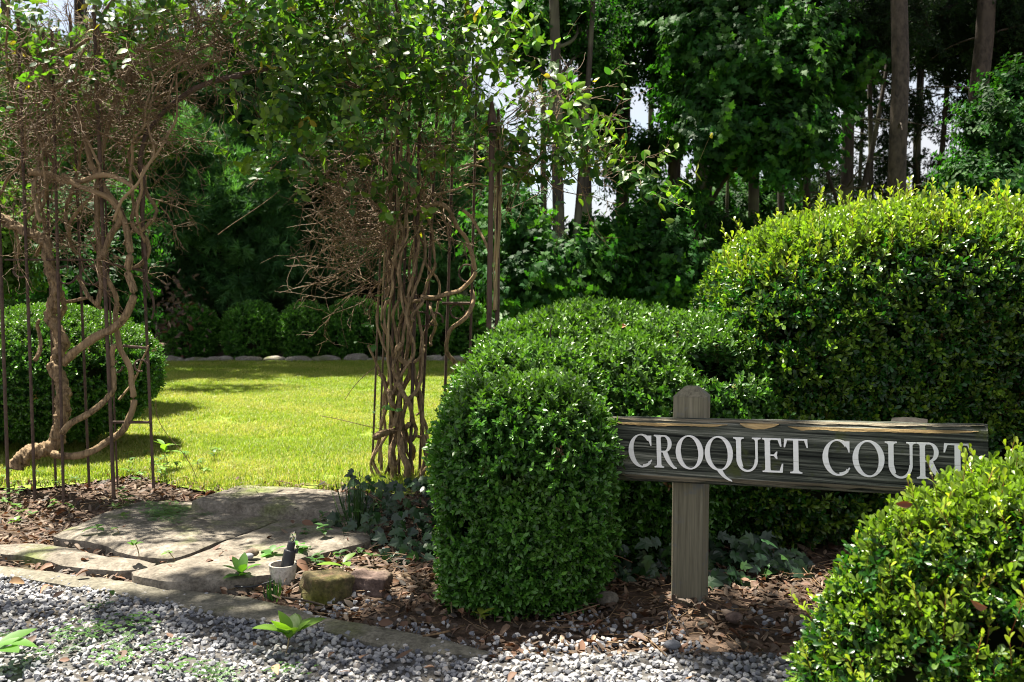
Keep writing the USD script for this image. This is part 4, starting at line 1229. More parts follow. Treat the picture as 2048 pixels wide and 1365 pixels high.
HEDGE = shrub('hedge', 'tall clipped hedge behind the sign with bright yellow green new growth on top', 'hedge',
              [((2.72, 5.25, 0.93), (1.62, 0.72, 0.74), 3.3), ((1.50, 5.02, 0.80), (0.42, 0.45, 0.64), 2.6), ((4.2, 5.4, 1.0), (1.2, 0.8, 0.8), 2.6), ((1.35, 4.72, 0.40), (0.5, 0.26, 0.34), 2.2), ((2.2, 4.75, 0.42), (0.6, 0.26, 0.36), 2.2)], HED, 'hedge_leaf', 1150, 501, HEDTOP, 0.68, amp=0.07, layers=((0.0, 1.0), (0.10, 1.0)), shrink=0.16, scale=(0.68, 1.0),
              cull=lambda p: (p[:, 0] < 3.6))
g = np.random.default_rng(503)
for k in range(11):
    x, y = g.uniform(1.3, 3.3), g.uniform(4.95, 5.6)
    b = np.array([x, y, zg(x, y) - 0.05]); t = b + np.array([g.normal() * 0.15, g.normal() * 0.12, 0.75])
    part(HEDGE, 'stem', tube(spline([b, (b + t) / 2 + g.normal(size=3) * 0.05, t], 10), np.linspace(0.018, 0.010, 10), 6), 'shrub_stem', smooth=True)
FRONT = shrub('hedge_shrub', 'sunlit yellow green shrub in front of the right end of the sign', 'shrub',
              [((1.85, 2.78, 0.16), (0.87, 0.40, 0.64), 2.0), ((2.3, 2.75, 0.25), (0.7, 0.40, 0.62), 2.2), ((1.36, 2.76, 0.10), (0.46, 0.34, 0.40), 2.0)], HED, 'hedge_leaf', 1500, 511, HEDTOP, 0.62, amp=0.12, layers=((0.0, 1.0), (0.10, 1.0)), shrink=0.16, scale=(0.55, 0.85),
              cull=lambda p: (p[:, 0] < 2.4))


def shoots(par, blobs, n, seed, zdir, box_, length=(0.10, 0.2), yrange=None, minup=0.35):
    """Single young shoots that stick out of the clipped surface."""
    g = np.random.default_rng(seed)
    lsz = 0.036 if par == HEDGE else 0.027
    p, nn = foliage_points(blobs, 400, seed, 0, 0.07)
    k = (nn[:, 2] > minup) & (nn[:, 1] < 0.6) & (p[:, 0] > box_[0]) & (p[:, 0] < box_[1])
    p, nn = p[k], nn[k]
    i = g.choice(len(p), min(n, len(p)), replace=False)
    for q, m_ in zip(p[i], nn[i]):
        d = unit(m_ * 0.25 + UP * 1.0 + g.normal(size=3) * 0.22)
        Ls = g.uniform(*length)
        s = sprig(int(g.integers(1 << 30)), int(6 + Ls * 45), Ls, lsz, lsz * 0.45, lift=1.0, col=(0.18, 0.27, 0.025), tipcol=(0.34, 0.42, 0.04), stemcol=(0.30, 0.10, 0.05), t0=0.3, prof=OBOV, rad=0.0018)
        F = frames_z(d[None], int(g.integers(1 << 30)))[0]
        part(par, 'shoot', (s[0] @ F.T + q, s[1]), 'hedge_leaf', smooth=True, tint=s[2])


shoots(HEDGE, [((2.72, 5.25, 0.93), (1.62, 0.72, 0.74), 3.3), ((1.50, 5.02, 0.80), (0.42, 0.45, 0.64), 2.6)], 230, 521, 1, (1.0, 3.3), (0.10, 0.24))
shoots(FRONT, [((1.85, 2.78, 0.16), (0.87, 0.40, 0.64), 2.0), ((1.36, 2.76, 0.10), (0.46, 0.34, 0.40), 2.0)], 130, 522, 1, (0.85, 2.0), (0.08, 0.17), minup=0.2)

# dead twig and brown leaves caught on the boxwood
STICK = thing('dead_twig', 'forked grey dead twig lying on top of the boxwood mound', 'twig', at(1110, 720, 4.55))
P = np.array([at(u, v, 4.42) for u, v in [(1104, 650), (1106, 690), (1116, 712), (1120, 735), (1112, 760)]])
part(STICK, 'branch', tube(spline(P, 16), 0.0035, 5), 'pale_bark', smooth=True)
P = np.array([at(u, v, 4.42) for u, v in [(1116, 710), (1130, 715), (1148, 712), (1166, 716)]])
part(STICK, 'branch', tube(spline(P, 12), 0.0022, 5), 'pale_bark', smooth=True)
P = np.array([at(u, v, 4.40) for u, v in [(1118, 738), (1132, 745), (1150, 742)]])
part(STICK, 'branch', tube(spline(P, 12), 0.0018, 5), 'pale_bark', smooth=True)

DRYC = [(0.20, 0.095, 0.045), (0.17, 0.09, 0.05), (0.28, 0.17, 0.085), (0.13, 0.07, 0.04)]


def dry_leaf(pos, seed, size=0.07, label=None, group=None, col=None, normal=None):
    g = np.random.default_rng(seed)
    lf = leaf(size, size * g.uniform(0.45, 0.6), prof=((0, 0), (0.15, 0.6), (0.35, 1.0), (0.6, 0.9), (0.82, 0.5), (1, 0)), fold=g.uniform(0.2, 0.8), curl=g.uniform(-0.5, 0.5))
    a = g.uniform(0, 6.28)
    v, f = place(lf, pos, (math.cos(a), math.sin(a), g.uniform(-0.1, 0.15)), (UP if normal is None else np.asarray(normal)) + g.normal(size=3) * 0.3)
    c = np.array(col if col is not None else DRYC[g.integers(len(DRYC))])
    return top('fallen_leaf', (v, f), 'dry_leaf', label, 'dead leaf', group, smooth=True, tint=np.tile(c, (len(v), 1)))


for i, (u, v, y, sz) in enumerate([(1280, 697, 4.62, 0.07), (1322, 732, 4.5, 0.065), (1252, 652, 4.66, 0.045), (1168, 992, 3.76, 0.07), (1040, 1060, 3.72, 0.05)]):
    lab = ['curled orange brown leaf caught high on the boxwood mound', 'pale brown leaf caught on the boxwood mound above the signpost', 'small brown leaf near the top of the boxwood mound', 'clump of rust brown leaf on the boxwood column beside the sign', 'small brown leaf low on the face of the boxwood column'][i]
    dry_leaf(at(u, v, y), 600 + i, sz, lab, None, (0.42, 0.17, 0.05), normal=(0.1, -0.8, 0.5))
dry_leaf(at(1826, 1010, 2.55), 633, 0.042, 'rust brown leaf caught in the sunlit front shrub', None, (0.16, 0.050, 0.014), normal=(0.1, -0.95, 0.1))
dry_leaf(at(1975, 1215, 2.42), 621, 0.05, 'brown leaf low in the shaded side of the front shrub', None, (0.25, 0.11, 0.05), normal=(0.0, -0.9, 0.3))

# ------------------------------------------------------------------ bed litter
def flake(seed):
    g = np.random.default_rng(seed)
    w = g.uniform(0.25, 0.6)
    v, f = leaf(1.0, w, prof=((0, 0), (0.2, 0.8), (0.5, 1.0), (0.8, 0.7), (1, 0)), fold=g.uniform(-0.6, 0.8), curl=g.uniform(-0.6, 0.6))
    c = np.array([(0.14, 0.085, 0.050), (0.085, 0.055, 0.035), (0.20, 0.135, 0.085), (0.055, 0.040, 0.028), (0.25, 0.18, 0.12), (0.16, 0.080, 0.042)][seed % 6])
    return v - [0.5, 0, 0], f, np.tile(c, (len(v), 1))


FL = [flake(700 + i) for i in range(12)]
r = np.random.default_rng(14)
n = 32000
fx = r.uniform(-4.2, 3.2, n); fy = r.uniform(3.2, 7.0, n)
s = fy - np.interp(fx, _kx, _ky)
fdens = np.where(s < -0.05, 0.012, np.where((fy > np.interp(fx, lx, front) + 0.15) & (fx < 0.2), 0.0, 0.85))
ong = in_any([p.buffer(-0.03) for p in slab_polys + kerb_polys], fx, fy)
fdens = np.where(ong, 0.02, fdens)
k = r.random(n) < fdens
fx, fy = fx[k], fy[k]; ong = ong[k]
hgt = zg(fx, fy) + 0.006 + 0.018 * r.random(len(fx)) + np.where(ong, 0.045, 0) + np.where(ong & (fy > 5.0) & (fx > -1.9), 0.04, 0)
fz = frames_z(UP + r.normal(size=(len(fx), 3)) * 0.35, 15)
scatter('/World', 'leaf_litter', FL, np.stack([fx, fy, hgt], 1), fz, r.uniform(0.018, 0.06, len(fx)) * np.where(r.random(len(fx)) < 0.06, 1.5, 1.0), r.integers(0, 12, len(fx)), 'dry_leaf', smooth=True, label='brown leaf litter and mulch on the beds around the arch and sign')
# needles and fine sticks among the litter
n = 2600
p0 = np.stack([r.uniform(-4, 3, n), r.uniform(3.3, 6.2, n), np.zeros(n)], 1)
s = p0[:, 1] - np.interp(p0[:, 0], _kx, _ky)
p0 = p0[(s > 0.05) & ~in_any(slab_polys, p0[:, 0], p0[:, 1]) & (p0[:, 1] < np.interp(p0[:, 0], lx, front) + 0.1)]
n = len(p0)
p0[:, 2] = zg(p0[:, 0], p0[:, 1]) + 0.012 + 0.02 * r.random(n)
a = r.uniform(0, 6.28, n); ln = r.uniform(0.03, 0.16, n)
dv_ = np.stack([np.cos(a), np.sin(a), r.normal(size=n) * 0.12], 1) * ln[:, None]
t3 = np.linspace(0, 1, 4)
PP = p0[:, None] + dv_[:, None] * t3[None, :, None] + (r.normal(size=(n, 3)) * 0.3 * ln[:, None])[:, None] * (t3 ** 2)[None, :, None] * np.array([1, 1, 0.1])
top('litter_sticks', tubes(PP, np.repeat(r.uniform(0.0008, 0.003, n)[:, None], 4, 1)), 'twig_bark', 'thin brown sticks and pine needles strewn through the leaf litter', 'litter', kind='stuff', smooth=True)

FALL = [(18, 1166, 0.11), (100, 1170, 0.08), (48, 1290, 0.07), (250, 1300, 0.09), (232, 1152, 0.07), (720, 1318, 0.08), (790, 1318, 0.085), (678, 1345, 0.06), (550, 1330, 0.07), (756, 1247, 0.08), (1033, 1345, 0.07), (870, 1335, 0.05), (344, 1276, 0.06), (105, 1195, 0.06), (670, 1305, 0.05), (1385, 1352, 0.08), (925, 1232, 0.07), (1262, 1270, 0.09), (140, 1320, 0.05), (510, 1285, 0.05)]
FALLEN = ['brown leaf lying flat at the top left of the gravel beside the edging', 'brown leaf against the edging stone at the left end of the gravel', 'tan curled leaf on the lower left gravel beside the broadleaf weed', 'rust coloured leaf among the clover on the left gravel', 'small leaf caught on the edging in front of the low step',
          'tan leaf at the bottom of the frame, left of a pair of leaves', 'larger curled leaf at the bottom centre of the gravel', 'small leaf at the very bottom edge of the gravel, left of centre', 'pale leaf on the gravel just below the large broadleaf weed', 'dry leaf on the edging stone below the reddish brown block',
          'brown leaf at the bottom of the gravel below the boxwood column', 'tiny leaf at the bottom of the gravel left of the boxwood column', 'yellowish leaf in the middle of the gravel left of the large weed', 'small dark leaf on the gravel just below the low step', 'small leaf on the gravel between large weed and bottom edge',
          'brown leaf at the bottom of the gravel in front of the signpost', 'leaf in the litter under the left edge of the boxwood column', 'yellow brown leaf in the litter left of the signpost foot', 'small brown leaf in the clover patch at lower left', 'small leaf on the gravel touching the large broadleaf weed']
for i, (u, v, sz) in enumerate(FALL):
    p = on(u, v, 0.045)
    p[2] = 0.045 if p[1] < np.interp(p[0], _kx, _ky) else zg(p[0], p[1]) + 0.04
    dry_leaf(p, 640 + i, sz * 0.75, FALLEN[i], 'fallen leaves on the gravel')

# ------------------------------------------------------------------ ivy, weeds, seedlings
IVYO = [(0.0, 0.0), (0.02, 0.22), (0.16, 0.36), (0.26, 0.24), (0.46, 0.50), (0.50, 0.24), (0.70, 0.20), (1.0, 0.0)]
IVY = flat_leaf(IVYO, dome=0.25)
IVYC = [(0.022, 0.060, 0.022), (0.030, 0.085, 0.025), (0.018, 0.048, 0.022), (0.05, 0.12, 0.03)]


def ivy_patch(label, pts, seed, zone_n, size=(0.045, 0.075)):
    """pts: (u, v, ru, rv, depth) ; leaves face the open side."""
    c = at(pts[0][0], pts[0][1], pts[0][4])
    t = thing('ivy', label, 'ivy', (c[0], c[1], zg(c[0], c[1])))
    g = np.random.default_rng(seed)
    for (u, v, ru, rv, y), n in zip(pts, zone_n):
        for _ in range(n):
            d = g.uniform(-1, 1, 2)
            p = at(u + d[0] * ru, v + d[1] * rv, y + g.normal() * 0.06)
            p[2] = max(p[2], zg(p[0], p[1]) + 0.02)
            s = g.uniform(*size)
            a = g.uniform(0, 6.28)
            nn = np.array([g.normal() * 0.4, -0.7, 0.75]) + g.normal(size=3) * 0.25
            v_, f_ = place(IVY, p, (math.cos(a) * 0.9, -0.3, math.sin(a) * 0.5 - 0.4), nn, s)
            part(t, 'leaf', (v_, f_), 'ivy_leaf', smooth=False, tint=np.tile(np.array(IVYC[g.integers(4)]) * g.uniform(.8, 1.2), (len(v_), 1)))
    for k in range(5):
        u, v, ru, rv, y = pts[k % len(pts)]
        P = [at(u + g.uniform(-ru, ru), v + g.uniform(-rv, rv), y + g.normal() * 0.05) for _ in range(4)]
        part(t, 'runner', tube(spline(P, 14), 0.002, 5), 'shrub_stem', smooth=True)
    return t


ivy_patch('dark glossy ivy mound at the foot of the right vine stems', [(750, 1010, 60, 45, 5.1), (800, 1060, 65, 50, 4.75), (820, 1110, 50, 40, 4.55), (730, 965, 30, 30, 5.4), (700, 1060, 35, 40, 4.9), (840, 1000, 40, 50, 5.0)], 801, (60, 70, 50, 16, 22, 40))
ivy_patch('dark ivy trailing on the shaded ground below the sign board', [(1480, 1120, 90, 50, 4.35), (1300, 1130, 50, 50, 4.25), (1560, 1140, 60, 40, 4.3), (1240, 1150, 35, 30, 4.2), (1440, 1155, 60, 25, 4.15)], 802, (90, 50, 55, 24, 40), (0.05, 0.085))


def seedling(label, p, n, Ln, W, seed, height=0.06, col=(0.09, 0.20, 0.025), group=None, name='seedling', lift=0.35, prof=OVAL):
    g = np.random.default_rng(seed)
    t = thing(name, label, 'seedling', p, group)
    tip = np.asarray(p) + (g.normal() * 0.01, g.normal() * 0.01, height)
    part(t, 'stem', tube(spline([np.asarray(p) - (0, 0, 0.01), (np.asarray(p) + tip) / 2 + g.normal(size=3) * 0.004, tip], 8), 0.0022, 6), 'cane_bark', smooth=True)
    a0 = g.uniform(0, 6.28)
    for i in range(n):
        a = a0 + i * (2.4 if n > 4 else 6.283 / n) + g.normal() * 0.2
        el = lift * g.uniform(0.4, 1.6)
        s = g.uniform(0.65, 1.1)
        big = leaf(Ln * s, W * s, prof=((0, 0), (0.12, 0.45), (0.3, 0.85), (0.5, 1.0), (0.7, 0.85), (0.88, 0.45), (1, 0)) if Ln > 0.05 else prof, fold=g.uniform(0.1, 0.3), curl=g.uniform(0.1, 0.5))
        k = tip - (0, 0, height * 0.25 * (i % 2))
        v, f = place(big, k, (math.cos(a) * math.cos(el), math.sin(a) * math.cos(el), math.sin(el)), UP)
        part(t, 'leaf', (v, f), 'weed_leaf', smooth=True, tint=np.tile(np.array(col) * g.uniform(.8, 1.25), (len(v), 1)))
    return t


def gp(u, v, z=None):
    p = on(u, v, 0.03) if z is None else on(u, v, z)
    p[2] = (max(0.02, float(zg(p[0], p[1])) + 0.01) if z is None else z)
    return p


seedling('large light green broadleaf weed growing at the gravel edge', gp(572, 1296), 8, 0.15, 0.085, 851, 0.05, (0.14, 0.27, 0.03), lift=1.0)
seedling('broadleaf weed cut by the frame beside the leftmost gravel', gp(-6, 1322), 6, 0.15, 0.08, 852, 0.07, (0.09, 0.22, 0.03))
seedling('upright weed growing in front of the stone landing beside the white pot', gp(478, 1168), 7, 0.095, 0.045, 853, 0.06, (0.09, 0.22, 0.03), lift=0.7)
seedling('bright three leaved seedling growing beside the mossy wood block', gp(690, 1152), 3, 0.13, 0.06, 854, 0.06, (0.16, 0.30, 0.03), lift=0.6)
seedling('thin seedling sprouting from the joint of the mossy landing', on(278, 1112, 0.085), 4, 0.045, 0.034, 855, 0.07, (0.10, 0.24, 0.03))
seedling('small seedling at the junction of the two landing slabs', on(350, 1116, 0.08), 4, 0.035, 0.024, 856, 0.03, (0.09, 0.22, 0.03))
seedling('yellow green whorled seedling in front of the boxwood column', gp(962, 1242), 7, 0.06, 0.022, 857, 0.03, (0.22, 0.28, 0.03))
seedling('small seedling with two leaves in the litter below the ivy', gp(904, 1222), 4, 0.045, 0.028, 858, 0.04, (0.08, 0.22, 0.03))
seedling('tall weed with drooping leaves at the lawn edge beside the arch foot', gp(326, 972), 7, 0.11, 0.04, 859, 0.16, (0.16, 0.30, 0.04), lift=0.5)
seedling('leafy seedling behind the white pot, on its left', gp(550, 1128), 5, 0.08, 0.05, 860, 0.06, (0.08, 0.22, 0.03))
seedling('leafy seedling behind the white pot, on its right', gp(600, 1118), 6, 0.07, 0.045, 861, 0.07, (0.07, 0.19, 0.03))
seedling('round leaved weed by the ivy, on the landing edge', gp(652, 1092), 8, 0.045, 0.034, 862, 0.10, (0.06, 0.17, 0.03))
seedling('dark leaved weed between the pot and the mossy block', gp(632, 1140), 6, 0.05, 0.03, 863, 0.05, (0.05, 0.14, 0.03))
seedling('pair of loose green leaves lying on the mossy landing', on(195, 1060, 0.095), 3, 0.075, 0.045, 864, 0.012, (0.10, 0.22, 0.05), lift=0.1)
seedling('green leaf lying on the middle of the mossy landing', on(237, 1062, 0.095), 1, 0.08, 0.04, 865, 0.01, (0.14, 0.24, 0.08), lift=0.05)
seedling('single green leaf lying on the edging stone', on(222, 1188, 0.05), 1, 0.055, 0.03, 866, 0.01, (0.10, 0.24, 0.03), lift=0.2)
g = np.random.default_rng(870)
for i in range(46):          # small weeds in the litter around the left foot of the arch
    u, v = (g.uniform(-10, 330), g.uniform(965, 1050)) if i < 26 else (g.uniform(240, 450), g.uniform(940, 985))
    p = gp(u, v)
    seedling('small green weed growing in leaf litter around left foot of arch', p, int(g.integers(4, 8)), g.uniform(0.03, 0.06), g.uniform(0.02, 0.034), 880 + i, g.uniform(0.02, 0.08), [(0.07, 0.18, 0.025), (0.11, 0.24, 0.03), (0.15, 0.28, 0.04)][i % 3], 'weeds around the left foot of the arch', name='weed')
for i in range(16):
    p = gp(g.uniform(600, 780), g.uniform(1040, 1140))
    seedling('small green weed growing in the litter beside the ivy', p, int(g.integers(4, 7)), g.uniform(0.03, 0.05), g.uniform(0.02, 0.034), 930 + i, g.uniform(0.02, 0.06), (0.06, 0.16, 0.025), 'weeds beside the ivy', name='weed')


def clover(seed, n=26):
    r = np.random.default_rng(seed)
    out = []
    for _ in range(n):
        c = r.normal(size=2) * 0.035; h = r.uniform(0.012, 0.035); a = r.uniform(0, 6.28)
        for q in range(3):
            th = a + q * 2.094
            v, f = place(leaf(0.011, 0.010, prof=((0, 0), (0.5, 1), (1, 0.0)), fold=0.2), (c[0], c[1], h), (math.cos(th), math.sin(th), 0.15), UP)
            out.append((v, f, np.tile(np.array((0.055, 0.15, 0.022)) * r.uniform(.8, 1.3), (len(v), 1))))
    return join(out)


CL = [clover(40 + i) for i in range(4)]
cz = [(160, 1272, 60, 16), (255, 1262, 50, 12), (265, 1320, 60, 18), (120, 1316, 40, 12), (390, 1345, 60, 12), (30, 1275, 30, 10), (285, 1290, 30, 10), (450, 1355, 50, 8), (560, 1352, 30, 8), (210, 1218, 16, 8), (305, 1300, 25, 8)]
g = np.random.default_rng(77)
cp = []
for (u, v, ru, rv) in cz:
    for _ in range(int(ru / 12)):
        cp.append(on(u + g.uniform(-ru, ru), v + g.uniform(-rv, rv), 0.022))
cp = np.array(cp)[::2]
scatter('/World', 'clover', CL, cp, frames_z(UP + g.normal(size=cp.shape) * 0.1, 78), g.uniform(0.6, 1.2, len(cp)), g.integers(0, 4, len(cp)), 'weed_leaf', kind='stuff', smooth=True, label='low green clover spreading in thin patches over the gravel')

# a moss and weed film on the mossy landing
g = np.random.default_rng(79)
mp_ = on(330 + g.normal(size=90) * 42, 1022 + g.normal(size=90) * 9, 0.072)
scatter('/World', 'moss', CL, mp_, frames_z(UP + g.normal(size=mp_.shape) * 0.1, 80), np.stack([g.uniform(0.35, 0.7, 90)] * 2 + [np.full(90, 0.15)], 1), g.integers(0, 4, 90), 'ivy_leaf', kind='stuff', smooth=True, label='flat green moss and weeds on the wide flagstone landing')


def tussock(label, p, n, h, seed, col):
    g = np.random.default_rng(seed)
    t = thing('grass_tussock', label, 'grass tuft', p)
    out = []
    for _ in range(n):
        a = g.uniform(0, 6.28); L_ = h * g.uniform(0.6, 1.1); lean = g.uniform(0.15, 0.9)
        lf = leaf(L_, 0.006, prof=((0, 0.0), (0.1, 0.9), (0.5, 1.0), (0.8, 0.6), (1, 0)), fold=0.4, curl=g.uniform(0.1, 0.5))
        v, f = place(lf, np.asarray(p) + (g.normal() * 0.02, g.normal() * 0.02, -0.005), (math.cos(a) * lean, math.sin(a) * lean, 1.0), (math.cos(a), math.sin(a), 0.5))
        part(t, 'blade', (v, f), 'weed_leaf', smooth=True, tint=np.tile(np.array(col) * g.uniform(.8, 1.2), (len(v), 1)))
    return t


tussock('tuft of coarse dark grass in front of the ivy mound', gp(712, 1072), 40, 0.34, 951, (0.035, 0.085, 0.025))
tussock('small grass tuft in the gravel below the white pot', gp(548, 1192), 34, 0.09, 952, (0.06, 0.16, 0.03))

# ------------------------------------------------------------------ pot, lamp, blocks
pp = gp(566, 1158)
POT = thing('clay_pot', 'small white clay pot half sunk beside the stone landing', 'pot', pp)
prof = [(0.050, -0.02), (0.058, 0.0), (0.066, 0.04), (0.0685, 0.068), (0.0695, 0.078), (0.066, 0.081), (0.061, 0.078), (0.059, 0.05), (0.052, 0.02), (0.001, 0.018)]


def lathe(prof, c, sides=28, axis=None):
    a = np.arange(sides) * 2 * math.pi / sides
    v = np.vstack([np.stack([q * np.cos(a), q * np.sin(a), np.full(sides, z)], 1) for q, z in prof])
    if axis is not None:
        v = v @ frames_z(np.asarray(axis, float)[None], 1)[0].T
    i = np.arange(len(prof) - 1)[:, None] * sides; j = np.arange(sides)[None]
    q = np.stack([i + j, i + (j + 1) % sides, i + sides + (j + 1) % sides, i + sides + j], -1).reshape(-1, 4)
    return v + np.asarray(c), np.vstack([q[:, [0, 1, 2]], q[:, [0, 2, 3]]])


prof = [(q * 0.88, z * 0.9) for q, z in prof]
part(POT, 'bowl', lathe(prof, pp), 'pot_clay', smooth=40)
part(POT, 'soil', lathe([(0.050, 0.032), (0.03, 0.038), (0.001, 0.040)], pp, 16), 'soil', smooth=True)
ax = unit(np.array([0.20, 0.05, 1.0]))
lb = pp + np.array([0.012, 0.0, 0.03])
LAMP = thing('garden_lamp', 'black lamp holder with a bare clear bulb standing in the white pot', 'lamp', lb)
part(LAMP, 'holder', lathe([(0.001, 0), (0.026, 0.0), (0.028, 0.05), (0.027, 0.098), (0.025, 0.104), (0.018, 0.106), (0.0175, 0.112), (0.017, 0.138), (0.0155, 0.142), (0.001, 0.142)], lb, 20, ax), 'black_plastic', smooth=40)
part(LAMP, 'clip', lathe([(0.001, 0), (0.007, 0.0), (0.007, 0.02), (0.001, 0.02)], lb + ax * 0.09 + np.array([0.030, -0.004, 0]), 8, ax), 'black_plastic', smooth=40)
BULB = part(LAMP, 'bulb', lathe([(0.009, 0.142), (0.0135, 0.155), (0.0145, 0.166), (0.012, 0.178), (0.006, 0.187), (0.0005, 0.190)], lb, 16, ax), 'bulb_glass', smooth=True)
part(BULB, 'filament', lathe([(0.001, 0.143), (0.0025, 0.150), (0.0025, 0.168), (0.001, 0.171)], lb, 6, ax), 'filament', smooth=True)


def rough_block(name, label, c, size, yaw, seed, m):
    w, d, h = size
    mm = trimesh.creation.box((w, d, h)).subdivide().subdivide().subdivide().subdivide()
    v = np.array(mm.vertices)
    nrm = unit(v / np.array(size))
    v = v * (1 - 0.06 * np.maximum(0, (np.abs(v / (np.array(size) / 2)) > 0.9).sum(1) - 1))[:, None]
    v += nrm * 0.018 * (meshkit.fbm(v * 22 + seed, 4, seed)[:, None] - 0.5) * 2
    grooves = 0.003 * np.sin(v[:, :1] * 260 + 3 * meshkit.noise(v * 20, seed)[:, None])
    v += np.where(np.abs(v[:, 2:3]) < h * 0.45, grooves * nrm, 0)
    R = Rotation.from_euler('zyx', [yaw, 0.08, -0.05]).as_matrix()
    return top(name, (v @ R.T + np.asarray(c), mm.faces), m, label, 'block', smooth=50)


b1 = on(647, 1196, 0.04); b1[2] = 0.068
rough_block('wood_block', 'mossy split wood block at the edge of the gravel', b1 + (0, 0.07, -0.01), (0.18, 0.16, 0.12), 0.55, 5, 'mossy_block')
b2 = on(735, 1168, 0.06); b2[2] = 0.085
rough_block('wood_block', 'flat reddish brown block behind the mossy one', b2 + (0, 0.07, -0.045), (0.17, 0.15, 0.09), -0.15, 9, 'red_block')
for i, (u, v, w) in enumerate([(1215, 1205, .05), (1345, 1290, .03), (1406, 1250, .022), (1470, 1240, .035), (498, 1116, .022), (505, 1110, .03), (1256, 1242, .02)]):
    lab = ['brown stone under the right side of the boxwood column', 'small pale stone on the gravel in front of the signpost', 'tan stone at the foot of the signpost', 'rusty stone in the litter right of the signpost', 'white pebble on the landing left of the pot', 'brown clod on the landing left of the pot', 'tan pebble between boxwood column and signpost'][i]
    m = trimesh.creation.icosphere(2, 1.0)
    q = np.array(m.vertices) * np.array([w, w * 0.8, w * 0.6])
    q *= 1 + 0.35 * (meshkit.fbm(q * 30 + i * 9, 3, i)[:, None] - 0.5)
    p = gp(u, v, 0.09 if i in (4, 5) else None)
    top('loose_stone', (q + p + np.array([0, 0, w * 0.35]), m.faces), 'gravel' if i in (1, 4) else 'red_block' if i in (3, 5) else 'flagstone', lab, 'stone', smooth=True)
P = [gp(380, 1153), gp(420, 1160), gp(460, 1168), gp(500, 1172), gp(530, 1166), gp(560, 1160)]
P = [p + np.array([0, -0.02, 0.012]) for p in P]
top('lamp_cable', tube(spline(P, 30), 0.004, 6), 'black_plastic', 'black cable lying on the ground along the landing to the pot', 'cable', smooth=True)
P = [gp(560, 1200) + (0, 0, 0.02), gp(600, 1207) + (0, 0, .025), gp(650, 1222) + (0, 0, .03)]
top('dead_twig', tube(spline(P, 14), 0.004, 6), 'pale_bark', 'straight dead twig lying on the gravel below the mossy block', 'twig', smooth=True)
P = [gp(845, 1283) + (0, 0, 0.03), gp(880, 1280) + (0, 0, .035), gp(900, 1275) + (0, 0, .035)]
top('dead_twig', tube(spline(P, 14), 0.004, 6), 'twig_bark', 'short brown twig lying across the edging stone near the boxwood', 'twig', smooth=True)


# ------------------------------------------------------------------ the woods
MAPO = [(0.0, 0.0), (0.05, 0.22), (0.22, 0.48), (0.34, 0.26), (0.55, 0.44), (0.60, 0.20), (1.0, 0.0)]
MAPLE = flat_leaf(MAPO, dome=0.3)
MC = [(0.023, 0.098, 0.016), (0.031, 0.126, 0.019), (0.018, 0.078, 0.016), (0.052, 0.155, 0.021)]
MAP = [sprig(1200 + i, 18, 0.30, 0.07, 0.07, lift=0.15, pair=True, col=MC[i], stemcol=(0.05, 0.04, 0.03), bend=0.5, rad=0.002, shape=(MAPLE[0] * 0.072, MAPLE[1]), jitter=0.6) for i in range(4)]
BROAD = [sprig(1210 + i, 22, 0.28, 0.058, 0.034, lift=0.3, col=MC[i], stemcol=(0.05, 0.04, 0.03), bend=0.5, rad=0.003, prof=OVAL) for i in range(4)]
LIT = [sprig(1220 + i, 16, 0.30, 0.085, 0.045, lift=0.3, col=[(0.10, 0.19, 0.03), (0.08, 0.16, 0.03)][i], stemcol=(0.08, 0.06, 0.03), bend=0.5, rad=0.003, prof=OVAL) for i in range(2)]


def bough(seed, length=0.55, n=46, col=(0.022, 0.062, 0.026), ln=0.13):
    """A conifer bough along +z: side twigs carrying bundles of needles."""
    r = np.random.default_rng(seed)
    out = []
    sp = np.array([(0, 0, 0), (0.02, 0, length * .5), (0.0, 0.02, length)])
    v, f = tubes(sp[None], np.array([[0.006, 0.004, 0.002]]), 3)
    out.append((v, f, np.tile((0.06, 0.045, 0.035), (len(v), 1))))
    for i in range(n):
        t = r.random() ** 0.8
        a = r.choice([0, math.pi]) + r.normal() * 0.5
        base = np.array([0, 0, length * (0.1 + 0.9 * t)])
        side = np.array([math.cos(a), math.sin(a) * 0.5, 0.7])
        tw = base + side * r.uniform(0.0, 0.20) * (1.1 - t)
        for _ in range(5):
            d = unit(side + r.normal(size=3) * 0.55)
            w = 0.0055
            nn = unit(np.cross(d, r.normal(size=3)))
            q = ln * r.uniform(0.6, 1.1)
            v = np.array([tw - nn * w * .3, tw + nn * w * .3, tw + d * q * 0.5 + nn * w, tw + d * q * 0.5 - nn * w, tw + d * q])
            out.append((v, np.array([(0, 1, 2), (0, 2, 3), (3, 2, 4)]), np.tile(np.array(col) * r.uniform(0.75, 1.3), (5, 1))))
    return join(out)


PINE = [bough(1300 + i, col=[(0.075, 0.20, 0.07), (0.11, 0.26, 0.09), (0.055, 0.15, 0.055)][i]) for i in range(3)]
HEML = [bough(1310 + i, 0.5, 60, [(0.018, 0.045, 0.018), (0.024, 0.055, 0.02)][i], 0.055) for i in range(2)]
KINDS = {'maple': (MAP, 'tree_leaf', 0.35), 'broad': (BROAD, 'tree_leaf', 0.5), 'lit': (LIT, 'tree_leaf', 0.5), 'pine': (PINE, 'needle', 0.0), 'hemlock': (HEML, 'needle', -0.1)}


